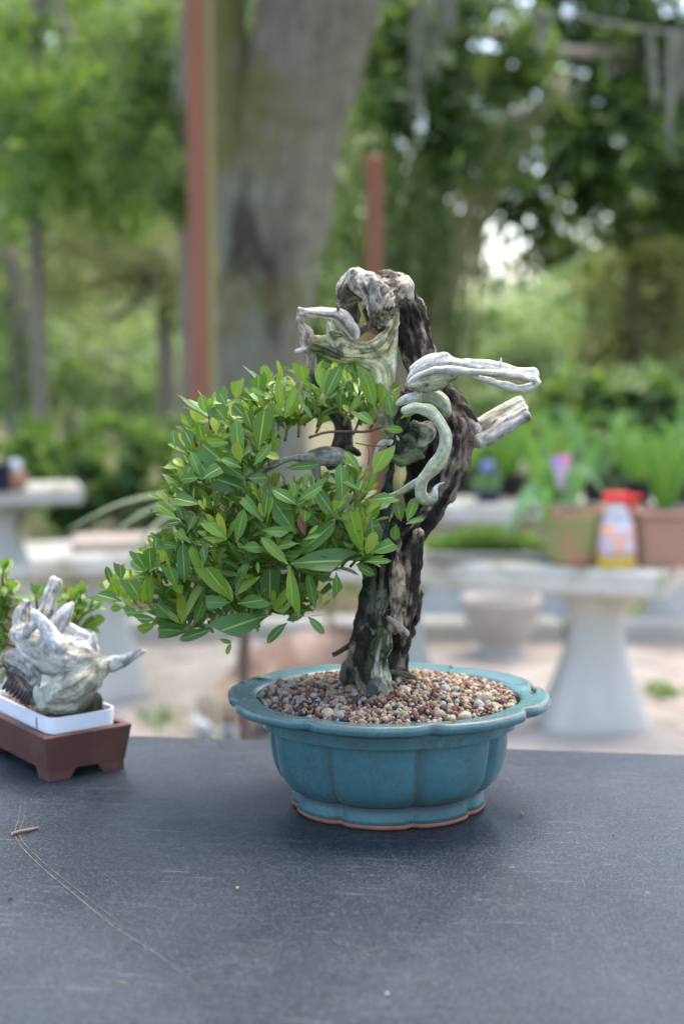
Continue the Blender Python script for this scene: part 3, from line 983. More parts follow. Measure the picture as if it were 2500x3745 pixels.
# slab of stone on the near left bench
b = W(480, 2012, 4.40); b[2] = ZB
e = tag(MB().box((b[0], b[1], float(A5[2]) + .018), (.36, .22, .034), rz=.2, bev=.008).build('stone_tile', simple('tan tile', (.42, .34, .27), (.36, .29, .23), 8, .8, .2)), 'tan stone tile lying on the bench under the crown', 'tile')

M_LOG = simple('red brown wood', (.23, .145, .105), (.13, .078, .055), 10, .8, .6, .01, stretch=(.4, 1, 1), stain=(.31, .23, .18), sscale=6)
b = W(1000, 2520, 3.95); b[2] = 0
e = empty('fallen_log', b, 'weathered red brown log lying behind the blue pot', 'log')
mb = MB()
lp_ = [W(u, v, d) for u, v, d in ((750, 2585, 3.75), (860, 2560, 3.85), (960, 2510, 3.95), (1080, 2465, 4.05), (1220, 2420, 4.15), (1400, 2400, 4.3))]
mb.tube(lp_, [.035, .07, .10, .118, .112, .08], 12, sub=5, jit=.07)
mb.build('trunk', M_LOG, e, smooth=True)
mb = MB()
mb.tube([W(900, 2560, 3.85), W(890, 2480, 3.85), W(892, 2370, 3.88), W(905, 2330, 3.9)], [.04, .022, .018, .012], 8, sub=4, jit=.06)
mb.build('branch_stub', simple('dark wet wood', (.06, .035, .025), (.10, .06, .04), 20, .8, .4), e, smooth=True)
mb = MB()
for u, v, h in ((1010, 2560, .1), (1300, 2480, .1), (820, 2620, .05)):
    q_ = W(u, v, 4.0)
    mb.tube([(q_[0], q_[1], .012), (q_[0], q_[1] - .02, q_[2])], [.03, .045], 8, sub=2)
mb.build('root', M_LOG, e, smooth=True)
b = Wz(815, 2700, .013)
e = tag(MB().lathe([(.05, 0), (.085, .05), (.092, .06), (.088, .062), (.08, .05), (.047, .006)], b, 32).build('white_basin', simple('pale blue enamel', (.70, .76, .85), None, 10, .3, 0), smooth=True), 'pale blue white basin on the ground left of the blue pot', 'basin')
# weeds between the pavers
for u, v, lab_ in ((2425, 2540, 'small bright weed growing between the pavers right of the pedestal'), (590, 2640, 'faint green weed on the pavers left of the blue pot')):
    b = Wz(u, v, .03)
    p = rng.normal(size=(60, 3)) * (.035, .035, .012) + b + (0, 0, .012)
    v_, f_ = cards(p, .035, .6, .5, seed=int(u))
    link('foliage', fast_mesh('foliage', v_, f_, M_FOL_B), empty('small_weed', b, lab_, 'weed', 'weeds between the pavers'))
# long thin dry stems behind the small bonsai
v, f = [], []
r = np.random.default_rng(31)
for k in range(34):
    u0 = r.uniform(540, 900); b0 = Wz(u0, 2720, .02); b0[1] = 3.5 + r.uniform(-.3, .3)
    b0 = np.array(((u0 - 1250) / FPX * b0[1], b0[1], .02))
    h = r.uniform(.25, .55); lean = r.normal() * .05
    n0 = len(v)
    for t in np.linspace(0, 1, 5):
        p_ = b0 + (lean * t * t, 0, h * t)
        v += [p_ - (.0022 * (1.1 - t), 0, 0), p_ + (.0022 * (1.1 - t), 0, 0)]
    f += [(n0 + 2 * i, n0 + 2 * i + 1, n0 + 2 * i + 3, n0 + 2 * i + 2) for i in range(4)]
tag(link('dry_grass', fast_mesh('dry_grass', np.array(v), np.array(f), simple('dry straw', (.55, .48, .33), (.40, .38, .22), 20, .8, 0))), kind='stuff')
# long arching grass blade between the two bonsai
M_BLADE = simple('pale grass blade', (.36, .40, .24), None, 20, .6, 0)
bl = empty('arching_grass', W(640, 1800, 2.2), 'pale arching grass blades left of the bonsai crown', 'grass plant')
for pts in (((690, 1800), (560, 1815), (420, 1850), (250, 1935)), ((690, 1835), (560, 1860), (440, 1930)), ((620, 1880), (540, 1950), (470, 2060), (440, 2170))):
    P_ = [W(u, v, 2.3) for u, v in pts]
    MB().tube(P_, [.0045, .004, .003, .0015][:len(P_)], 5, sub=5, flat=.4).build('blade', M_BLADE, bl, smooth=True)
MB().tube([W(690, 1800, 2.3), W(880, 1860, 2.3), W(900, 2000, 2.3), W(895, 2300, 2.3), (W(895, 2300, 2.3)[0], 2.3, -.02)], [.006, .007, .008, .009, .010], 6, sub=4).build('stem', M_TWIG, bl, smooth=True)

# ================================================================== DISPLAY TABLE
ZT = 0.75
def table_mat():
    n = NT('worn blue black laminate')
    a = n.noise(7, 5, .6)
    base = n.mix(n.ramp(a, [(.3, 0.0), (.7, 1.0)]), (.009, .012, .018), (.024, .030, .042))
    fine = n.noise(480, 3, .8)
    base = n.mix(n.math('MULTIPLY', n.ramp(fine, [(.50, 0.0), (.72, 1.0)]), .45), base, (.13, .15, .18))
    tot = None
    for (rot, seed, th) in ((.35, 3.0, .655), (-.9, 11.0, .665), (1.35, 23.0, .67), (2.5, 31.0, .675)):
        tc = n.n('ShaderNodeTexCoord')
        mp = n.n('ShaderNodeMapping')
        mp.inputs['Rotation'].default_value = (0, 0, rot)
        mp.inputs['Location'].default_value = (seed, seed * .7, 0)
        mp.inputs['Scale'].default_value = (11, 420, 1)
        n.l(tc.outputs['Object'], mp.inputs[0])
        t = n.n('ShaderNodeTexNoise')
        t.inputs['Scale'].default_value = 1.0; t.inputs['Detail'].default_value = 2.5
        n.l(mp.outputs[0], t.inputs[0])
        s_ = n.ramp(t.outputs[0], [(th, 0.0), (th + .06, 1.0)])
        tot = s_ if tot is None else n.math('MAXIMUM', tot, s_)
    sm = n.noise(11, 5, .7)
    smm = n.ramp(sm, [(.45, 0.0), (.75, 1.0)])
    scr = n.math('MULTIPLY', tot, n.math('ADD', n.math('MULTIPLY', smm, .55), .01))
    base = n.mix(scr, base, (.26, .28, .31))
    spot = n.noise(55, 2, .5)
    base = n.mix(n.math('MULTIPLY', n.ramp(spot, [(.74, 0.0), (.80, 1.0)]), .16), base, (.42, .44, .47))
    n.base(base)
    n.l(n.math('ADD', n.math('MULTIPLY', smm, .22), .38), n.b.inputs['Roughness'])
    n.b.inputs['Specular IOR Level'].default_value = .30
    leather = n.noise(520, 3, .6)
    n.bump(leather, .35, .0008)
    return n.m


M_TABLE = table_mat()
M_TEDGE = simple('dark table edge', (.025, .027, .033), None, 30, .6, .1)
pl_, pr_ = Wz(480, 2688, ZT), Wz(2500, 2758, ZT)
trz = math.atan2(pr_[1] - pl_[1], pr_[0] - pl_[0])
TW, TD, TT = 1.9, 1.15, .032
tc_ = (pl_ + pr_) / 2 - np.array((-math.sin(trz), math.cos(trz), 0)) * TD / 2
table = empty('display_table', (tc_[0], tc_[1], 0), 'dark blue black display table with a scratched matt top', 'table', rz=trz)
o = MB().box((0, 0, 0), (TW, TD, TT), bev=.003).build('tabletop', M_TABLE, None)
o.parent = table; o.location = (0, 0, ZT - TT / 2)
o = MB().box((0, 0, 0), (TW - .16, TD - .16, .06)).build('apron', M_TEDGE, None)
o.parent = table; o.location = (0, 0, ZT - TT - .032)
lm_ = MB().box((0, 0, 0), (.05, .05, ZT - TT - .062), bev=.004).mesh('leg', M_TEDGE)
for sx in (-1, 1):
    for sy in (-1, 1):
        o = link('leg', lm_, table, world=False)
        o.location = (sx * (TW / 2 - .12), sy * (TD / 2 - .12), (ZT - TT - .062) / 2 - .001)
# the worn scratches one can follow, thin ribbons just over the laminate
M_SCR = simple('scratched laminate', (.10, .098, .092), (.035, .038, .042), 160, .7, 0)
mb = MB()
def ribbon(mb, pts, w, z=ZT + .0003):
    P = [Wz(u, v, z) for u, v in pts]
    P, r, T, N, B = sweep(P, [1] * len(P), 8)
    v, f = [], []
    for i in range(len(P)):
        s = np.array((-T[i][1], T[i][0], 0)); s /= np.linalg.norm(s) + 1e-9
        ww = w * (.3 + .7 * math.sin(math.pi * (i + .4) / len(P))) * rng.uniform(.6, 1.1)
        v += [P[i] - s * ww / 2, P[i] + s * ww / 2]
    f = [(2 * i, 2 * i + 1, 2 * i + 3, 2 * i + 2) for i in range(len(P) - 1)]
    mb.add(v, f)
ribbon(mb, ((80, 2930), (70, 2990), (58, 3060), (130, 3150), (260, 3260), (420, 3390), (560, 3480), (680, 3570), (740, 3625)), .0012)
ribbon(mb, ((95, 2930), (90, 2990), (75, 3060), (150, 3145), (285, 3255), (440, 3375), (590, 3470)), .0009)
ribbon(mb, ((300, 3140), (400, 3210), (500, 3290)), .0006)
ribbon(mb, ((760, 3018), (880, 3000), (1040, 2992), (1130, 2988)), .0006)
ribbon(mb, ((470, 3092), (505, 3085)), .0012); ribbon(mb, ((540, 3103), (760, 3100), (960, 3098)), .0004)
ribbon(mb, ((1400, 3090), (1460, 3160), (1520, 3240)), .0005)
ribbon(mb, ((420, 3585), (490, 3610)), .0014)
ribbon(mb, ((1700, 3000), (1790, 3130), (1900, 3260)), .0005); ribbon(mb, ((2120, 3200), (2145, 3260)), .0006); ribbon(mb, ((1950, 3240), (2000, 3225), (2100, 3235)), .0005); ribbon(mb, ((900, 3330), (1010, 3300), (1160, 3285)), .0006); ribbon(mb, ((180, 3180), (340, 3120), (500, 3085)), .0005); ribbon(mb, ((560, 3250), (640, 3290), (760, 3300)), .0006)
ribbon(mb, ((1040, 3380), (1110, 3360), (1180, 3350)), .0007); ribbon(mb, ((1500, 3600), (1680, 3540)), .0007); ribbon(mb, ((2020, 3400), (2025, 3500)), .0006); ribbon(mb, ((150, 3560), (160, 3620)), .0010); ribbon(mb, ((330, 3390), (360, 3370), (420, 3375), (440, 3400)), .0007); ribbon(mb, ((2300, 2930), (2480, 2960)), .0008); ribbon(mb, ((1950, 3000), (2100, 2975), (2300, 2985)), .0004)
ribbon(mb, ((1250, 3510), (1370, 3470), (1450, 3440)), .0010)
tag(mb.build('scratch', M_SCR, table), kind='stuff')

# ================================================================== BLUE GLAZED POT
PC = np.array((.0351, 1.063, ZT))
PK = 1.103
TH0 = math.radians(-90 + 13.5)
def lobes(t, depth, sharp, bulge=0.0):
    x = ((t - TH0) / (2 * math.pi) * 8) % 1.0
    x = min(x, 1 - x) * 45.0                                    # degrees from the nearest groove
    return 1 - depth * math.exp(-(x / sharp) ** 2) + bulge * (math.cos(math.radians(x * 8)) * -1) * .5


def glaze_mat():
    n = NT('turquoise pot glaze')
    a = n.noise(30, 6, .7)
    b = n.noise(280, 4, .8)
    c = n.noise(14, 4, .6)
    col = n.mix(n.ramp(c, [(.3, 0.0), (.7, 1.0)]), (.028, .096, .108), (.070, .192, .206))
    col = n.mix(n.math('MULTIPLY', n.ramp(b, [(.46, 0.0), (.58, 1.0)]), n.ramp(a, [(.38, 0.10), (.62, .9)])), col, (.070, .080, .085))
    at = n.n('ShaderNodeAttribute', attribute_name='thin_glaze')
    t = n.math('MULTIPLY', at.outputs['Fac'], n.ramp(b, [(.30, .35), (.62, 1.0)]))
    col = n.mix(t, col, (.095, .070, .055))
    n.base(col)
    n.l(n.math('ADD', n.math('MULTIPLY', at.outputs['Fac'], .22), .24), n.b.inputs['Roughness'])
    n.b.inputs['Specular IOR Level'].default_value = .5
    n.bump(a, .06, .001)
    return n.m


M_GLAZE = glaze_mat()
M_BISQUE = simple('unglazed orange clay', (.27, .115, .065), (.20, .085, .05), 60, .9, .2)


def pot_ring(prof, S=320):
    """prof rows: (rx, ry, z, groove depth, sharpness, thin glaze)"""
    a = np.linspace(0, 2 * math.pi, S, endpoint=False)
    v, g = [], []
    for rx, ry, z, dp, sh, th in prof:
        for t in a:
            k = lobes(t, dp, sh, dp * .38)
            v.append((PC[0] + rx * k * math.cos(t), PC[1] + ry * k * math.sin(t), PC[2] + z * PK))
            x = ((t - TH0) / (2 * math.pi) * 8) % 1.0
            x = min(x, 1 - x) * 45
            g.append(min(1, th + .85 * math.exp(-(x / 1.1) ** 2) * (1 if .016 < z < .066 else .25)))
    f = [(i * S + j, i * S + (j + 1) % S, (i + 1) * S + (j + 1) % S, (i + 1) * S + j) for i in range(len(prof) - 1) for j in range(S)]
    return v, f, g


def pot_part(name, prof, mat, parent):
    v, f, g = pot_ring(prof)
    me = MB().add(v, f).mesh(name, mat, True)
    at = me.attributes.new('thin_glaze', 'FLOAT', 'POINT')
    at.data.foreach_set('value', g)
    return link(name, me, parent)


blue = empty('bonsai_pot', PC, 'turquoise glazed lobed bonsai pot with wide rim', 'bonsai pot')
def pr(rows): return [(a, a * b, z, d, s, t) for a, b, z, d, s, t in rows]
pot_part('foot', pr([(.0700, .885, .0034, .050, 4, .1), (.0732, .885, .0036, .050, 4, .0), (.0728, .885, .0065, .050, 4, 0), (.0718, .885, .0105, .050, 4, 0), (.0715, .885, .0135, .05, 4, .75), (.0725, .885, .0155, .05, 4, .85)]), M_GLAZE, blue)
pot_part('foot_ring', pr([(.060, .885, .0004, .05, 4, 0), (.0722, .885, .0004, .05, 4, 0), (.0738, .885, .0018, .05, 4, 0), (.0737, .885, .0036, .05, 4, 0), (.069, .885, .0037, .05, 4, 0)]), M_BISQUE, blue)
pot_part('body', pr([(.066, .885, .0140, .05, 3.6, .5), (.0735, .885, .0152, .05, 3.6, .6), (.0790, .885, .0185, .052, 3.4, .15), (.0835, .885, .0235, .054, 3.2, 0), (.0868, .885, .030, .055, 3.0, 0), (.0888, .885, .038, .055, 3, 0), (.0900, .885, .046, .055, 3, 0),
                     (.0908, .885, .054, .052, 3, .0), (.0918, .885, .060, .048, 3, .1), (.0940, .884, .0640, .044, 3.2, .3), (.0990, .882, .0682, .044, 3.4, .25), (.1060, .88, .0708, .042, 3.4, .1), (.1140, .877, .0722, .042, 3.2, .05)]), M_GLAZE, blue)
pot_part('rim', pr([(.1120, .877, .0719, .042, 3.2, .1), (.1180, .876, .0722, .046, 3.2, .75), (.1206, .876, .0731, .048, 3.2, .6), (.1217, .876, .0746, .048, 3.2, .1), (.1219, .876, .0766, .048, 3.2, 0), (.1214, .876, .0785, .048, 3.2, .25), (.1202, .876, .0796, .046, 3.2, .9), (.1188, .876, .0799, .044, 3.4, .5),
                    (.1165, .876, .0797, .032, 4, 0), (.110, .876, .0788, .024, 5, 0), (.104, .876, .0783, .016, 6, 0), (.1012, .876, .0780, .012, 7, .2), (.0998, .876, .0765, .012, 7, .1), (.0990, .876, .0700, .012, 7, 0), (.0985, .876, .060, .012, 7, 0)]), M_GLAZE, blue)
# ---- soil and gravel
SR, SQ = .0992, .876
def mound(x, y):
    q = (x / SR) ** 2 + (y / (SR * SQ)) ** 2
    return .0762 * PK + .0100 * np.maximum(0, 1 - q) ** .8
a = np.linspace(0, 2 * math.pi, 72, endpoint=False)
v, f = [], []
for i, k in enumerate(np.linspace(.02, .985, 14)):
    for t in a:
        x, y = SR * k * math.cos(t), SR * SQ * k * math.sin(t)
        v.append((PC[0] + x, PC[1] + y, ZT + float(mound(x, y)) - .0030))
for i in range(13):
    for j in range(72):
        f.append((i * 72 + j, (i + 1) * 72 + j, (i + 1) * 72 + (j + 1) % 72, i * 72 + (j + 1) % 72))
f.append(tuple(range(72)))
tag(MB().add(v, f).build('soil', simple('dark moist soil', (.05, .036, .026), (.10, .075, .055), 300, .95, .8, .001), blue), kind='stuff')

import bmesh
bm = bmesh.new(); bmesh.ops.create_icosphere(bm, subdivisions=2, radius=1)
ICO_V = np.array([x.co[:] for x in bm.verts]); ICO_F = np.array([[x.index for x in q.verts] for q in bm.faces]); bm.free()


def pebbles(C, S, seed, lump=.5):
    r = np.random.default_rng(seed)
    n = len(C)
    V = []
    for c, s in zip(C, S):
        w = ICO_V + lump * (fbm(ICO_V * 1.1 + r.uniform(0, 99, 3), 2) - .5)[:, None] * ICO_V
        w = w * r.uniform(.62, 1.05, 3)
        q = r.normal(size=4); q /= np.linalg.norm(q)
        a_, b_, c_, d_ = q
        R = np.array([[1 - 2 * (c_ * c_ + d_ * d_), 2 * (b_ * c_ - a_ * d_), 2 * (b_ * d_ + a_ * c_)], [2 * (b_ * c_ + a_ * d_), 1 - 2 * (b_ * b_ + d_ * d_), 2 * (c_ * d_ - a_ * b_)], [2 * (b_ * d_ - a_ * c_), 2 * (c_ * d_ + a_ * b_), 1 - 2 * (b_ * b_ + c_ * c_)]])
        V.append(w @ R.T * s + c)
    F = (ICO_F[None] + (np.arange(n) * len(ICO_V))[:, None, None]).reshape(-1, 3)
    return np.concatenate(V), F


def gravel_mat():
    n = NT('mixed gravel')
    g = n.n('ShaderNodeNewGeometry')
    nd = n.n('ShaderNodeValToRGB'); nd.color_ramp.interpolation = 'CONSTANT'
    e = nd.color_ramp.elements
    cols = [(.44, .36, .25), (.15, .045, .034), (.40, .29, .16), (.22, .075, .058), (.50, .44, .34), (.27, .17, .10), (.36, .34, .21), (.22, .08, .06), (.055, .045, .05), (.55, .45, .32), (.40, .41, .38), (.14, .055, .048), (.42, .30, .19), (.40, .26, .18)]
    while len(e) < len(cols): e.new(.5)
    for i, (el, c) in enumerate(zip(e, cols)):
        el.position = i / len(cols); el.color = (*c, 1)
    n.l(g.outputs['Random Per Island'], nd.inputs[0])
    a = n.noise(700, 4, .65)
    col = n.mix(1.0, nd.outputs[0], n.ramp(a, [(.3, .32), (.7, .84)]), 'MULTIPLY')
    n.base(col); n.bump(a, .4, .0006); n.set(.7, .35)
    return n.m


M_GRAV = gravel_mat()
r = np.random.default_rng(99)
N = 4800
q = np.sqrt(r.uniform(0, 1, N)) * .978; t = r.uniform(0, 2 * math.pi, N)
x, y = SR * q * np.cos(t), SR * SQ * q * np.sin(t)
S = .00165 * np.exp(r.normal(size=N) * .38)
C = np.stack([PC[0] + x, PC[1] + y, ZT + mound(x, y) - .0008 + r.uniform(-.0012, .0011, N)], 1)
V, Fc = pebbles(C, S, 5)
tag(link('gravel', fast_mesh('gravel', V, Fc, M_GRAV, True), blue), kind='stuff')


def single_pebble(u, v, z, s, col, label, name='pebble', cat='pebble'):
    c = Wz(u, v, z)
    m = simple('pebble stone ' + label[:12], col, tuple(k * .7 for k in col), 500, .75, .4, .0005)
    V, Fq = pebbles([c], [s], int(u))
    zmin = V[:, 2].min(); V[:, 2] += z - zmin + .0002
    o = link(name, fast_mesh(name, V, Fq, m, True))
    return tag(o, label, cat)


ZR = ZT + .0799 * PK
single_pebble(1654, 2640, ZR, .0030, (.58, .38, .24), 'tan pebble on the front edge of the turquoise rim')
single_pebble(1950, 2532, ZR - .0012, .0032, (.22, .12, .08), 'brown crumb of bark on the right corner of the rim', 'bark_crumb', 'bark crumb')
M_BIT = simple('clipped green leaf', (.10, .22, .03), (.07, .16, .025), 200, .5, 0)
for u, v, L, rz_, lab_ in ((948, 2480, .009, .1, 'pale green leaf clipping on the left back of the rim'), (878, 2495, .006, -.3, 'small dark green clipping on the far left of the rim')):
    c = Wz(u, v, ZT + .0797 * PK)
    d = np.array((math.cos(rz_), math.sin(rz_), 0)); s = np.array((-d[1], d[0], 0))
    vv = [c - d * L, c - s * L * .3 + (0, 0, .0012), c + d * L, c + s * L * .3 + (0, 0, .0012), c + (0, 0, .0022)]
    tag(MB().add(vv, [(0, 1, 4), (1, 2, 4), (2, 3, 4), (3, 0, 4)]).build('leaf_clipping', M_BIT), lab_, 'leaf clipping')
v, f = cards(np.concatenate([Wz(u, v_, ZT + .0872)[None] + r.normal(size=(k, 3)) * (.004, .004, .0012) for u, v_, k in ((1100, 2510, 5), (1040, 2570, 8), (1175, 2575, 2), (1290, 2585, 2), (1640, 2435, 3), (1690, 2480, 2), (1395, 2560, 5), (1240, 2545, 1), (960, 2540, 3))]), .0058, .5, .55, seed=6)
tag(link('leaf_clippings', fast_mesh('leaf_clippings', v, f, M_BIT)), 'scattered green leaf clippings on the gravel', 'leaf clippings', kind='stuff')

# twig and crumbs on the table
a_, b_ = Wz(46, 3050, ZT + .0015), Wz(143, 3026, ZT + .0015)
tw = MB().tube([a_, a_ * .7 + b_ * .3 + (0, .0003, .0004), a_ * .35 + b_ * .65, b_], [.0014, .00125, .0013, .0010], 8, sub=3, jit=.12)
o = tw.build('broken_twig', simple('grey brown twig', (.11, .08, .06), (.22, .17, .12), 900, .8, .5, .0005), smooth=True)
tag(o, 'short broken twig lying on the table at the left edge', 'twig')
M_CUT = simple('fresh cut wood', (.52, .36, .17), None, 100, .8, 0)
d = (a_ - b_) / np.linalg.norm(a_ - b_)
MB().tube([a_ + d * .0001, a_ + d * .0004], [.0014, .0013], 8).build('cut_end', M_CUT, o)
single_pebble(1907, 2983, ZT + .0002, .0012, (.30, .16, .07), 'tiny brown crumb on the table right of the pot foot', 'crumb', 'crumb')
single_pebble(2242, 3055, ZT + .0002, .0010, (.34, .15, .06), 'tiny orange crumb on the table far right', 'crumb', 'crumb')
single_pebble(1415, 3640, ZT + .0002, .0010, (.55, .57, .60), 'tiny white speck at the bottom of the table', 'crumb', 'crumb')
single_pebble(868, 3253, ZT + .0002, .0011, (.48, .42, .26), 'tiny pale crumb on the table below the pot', 'crumb', 'crumb')
single_pebble(38, 3292, ZT + .0002, .0012, (.10, .04, .03), 'tiny dark crumb on the table below the twig', 'crumb', 'crumb')

# ================================================================== SMALL BONSAI AT THE LEFT: clay pot, white tray
BC = np.array(Wz(180, 2862, ZT)); BA = math.radians(37)
ux = np.array((math.cos(BA), math.sin(BA), 0)); uy = np.array((-math.sin(BA), math.cos(BA), 0))
LX, LY, BH = .068, .125, .0385
M_BROWN = simple('unglazed brown clay', (.105, .040, .033), (.080, .032, .027), 40, .62, .15, .0008, stain=(.12, .052, .036), sscale=22)
bc = BC + ux * LX / 2 + uy * LY / 2
bp = empty('clay_bonsai_pot', bc, 'brown unglazed rectangular bonsai pot with cut feet at the left edge', 'bonsai pot', rz=BA)


def local(o, z=0.0):
    o.parent = bp; o.matrix_parent_inverse = Matrix(); return o


def frame(mb, sx, sy, sx2, sy2, z0, z1, t):
    """open rectangular wall, outer size at z0 (sx,sy) and z1 (sx2,sy2), wall t"""
    v = []
    for (a, b, z) in ((sx / 2, sy / 2, z0), (sx2 / 2, sy2 / 2, z1 - .001), (sx2 / 2 - .001, sy2 / 2 - .001, z1), (sx2 / 2 - t, sy2 / 2 - t, z1), (sx2 / 2 - t, sy2 / 2 - t, z1 - .012), (sx / 2 - t, sy / 2 - t, z0)):
        v += [(-a, -b, z), (a, -b, z), (a, b, z), (-a, b, z)]
    f = [(i * 4 + j, i * 4 + (j + 1) % 4, (i + 1) * 4 + (j + 1) % 4, (i + 1) * 4 + j) for i in range(5) for j in range(4)]
    f += [(20, 21, 22, 23), (3, 2, 1, 0)]
    return mb.add(v, f)


local(frame(MB(), LX + .001, LY + .001, LX + .010, LY + .010, .0085, BH, .006).build('pot_wall', M_BROWN))
for sx in (-1, 1):
    for sy in (-1, 1):
        mb = MB()
        w = .019
        x0, y0 = sx * LX / 2, sy * LY / 2
        # an L shaped corner foot with slanted inner ends
        for (dx, dy, tx, ty) in ((1, 0, w, .008), (0, 1, .008, w)):
            xa, xb = x0, x0 - sx * tx
            ya, yb = (y0 if dx else y0 - sy * .008), y0 - sy * ty
            k = .005
            top = [(xa, ya), (xb - (sx * k if dx else 0), ya), (xb - (sx * k if dx else 0), yb - (sy * k if dy else 0)), (xa, yb - (sy * k if dy else 0))]
            bot = [(xa, ya), (xb, ya), (xb, yb), (xa, yb)]
            v = [(a, b, .0002) for a, b in bot] + [(a, b, .0084) for a, b in top]
            f = [(0, 1, 2, 3), (7, 6, 5, 4)] + [(j, 4 + j, 4 + (j + 1) % 4, (j + 1) % 4) for j in range(4)]
            mb.add(v, f)
        local(mb.build('foot', M_BROWN))
local(MB().box((0, 0, BH - .006), (LX - .004, LY - .004, .006)).build('soil', M_SOILD))

# white plastic tray: thin rounded wall
def rrect(a, b, r, n=6):
    out = []
    for cx, cy, t0 in ((a - r, -b + r, -90), (a - r, b - r, 0), (-a + r, b - r, 90), (-a + r, -b + r, 180)):
        for k in range(n + 1):
            t = math.radians(t0 + 90 * k / n)
            out.append((cx + r * math.cos(t), cy + r * math.sin(t)))
    return out


M_TRAY = simple('white plastic tray', (.78, .80, .84), (.72, .74, .78), 12, .35, 0)
tx, ty, tz0, tz1 = LX / 2 - .0035, LY / 2 - .0035, BH - .001, BH + .0125
out, inn = rrect(tx, ty, .010), rrect(tx - .0013, ty - .0013, .009)
n_ = len(out)
v = [(x, y, tz0) for x, y in out] + [(x * 1.01, y * 1.01, tz1) for x, y in out] + [(x * 1.01, y * 1.01, tz1) for x, y in inn] + [(x, y, tz0) for x, y in inn]
f = [(i * n_ + j, i * n_ + (j + 1) % n_, ((i + 1) % 4) * n_ + (j + 1) % n_, ((i + 1) % 4) * n_ + j) for i in range(4) for j in range(n_)]
tray = empty('white_tray', bc + (0, 0, tz0), 'white plastic strip tray set into the brown clay pot', 'tray', rz=BA)
def tlocal(o):
    o.parent = tray; o.matrix_parent_inverse = Matrix(); o.location = (0, 0, -tz0); return o
tlocal(MB().add(v, f).build('tray_wall', M_TRAY, smooth=False))
tlocal(MB().box((-tx - .0002, -ty + .024, (tz0 + tz1) / 2 - .001), (.0012, .0009, .009)).build('crack', simple('dark crack', (.10, .095, .09), None, 10, .9, 0)))
tlocal(tag(MB().box((0, 0, BH + .003), (2 * tx - .010, 2 * ty - .010, .008)).build('soil', M_SOILD), kind='stuff'))
gx = np.stack([r.uniform(-tx + .003, tx - .003, 500), r.uniform(-ty + .003, ty - .003, 500), np.full(500, BH + .007) + r.uniform(0, .002, 500)], 1)
V, Fq = pebbles(gx, .0014 * np.exp(r.normal(size=500) * .25), 8)
tlocal(tag(link('grit', fast_mesh('grit', V, Fq, simple('dark grit', (.12, .09, .07), (.22, .17, .13), 90, .9, .2), True)), kind='stuff'))

# ================================================================== WOOD BUILDER
DARK = (.026, .020, .016); GREYB = (.26, .205, .155); BLEACH = (.66, .63, .53); YG = (.62, .565, .32); PALEG = (.40, .415, .25)
KNOT = (.54, .44, .33); ROOTP = (.38, .38, .27); MOSSG = (.075, .105, .035); BROWN = (.11, .065, .045); STUMP = (.52, .50, .47)


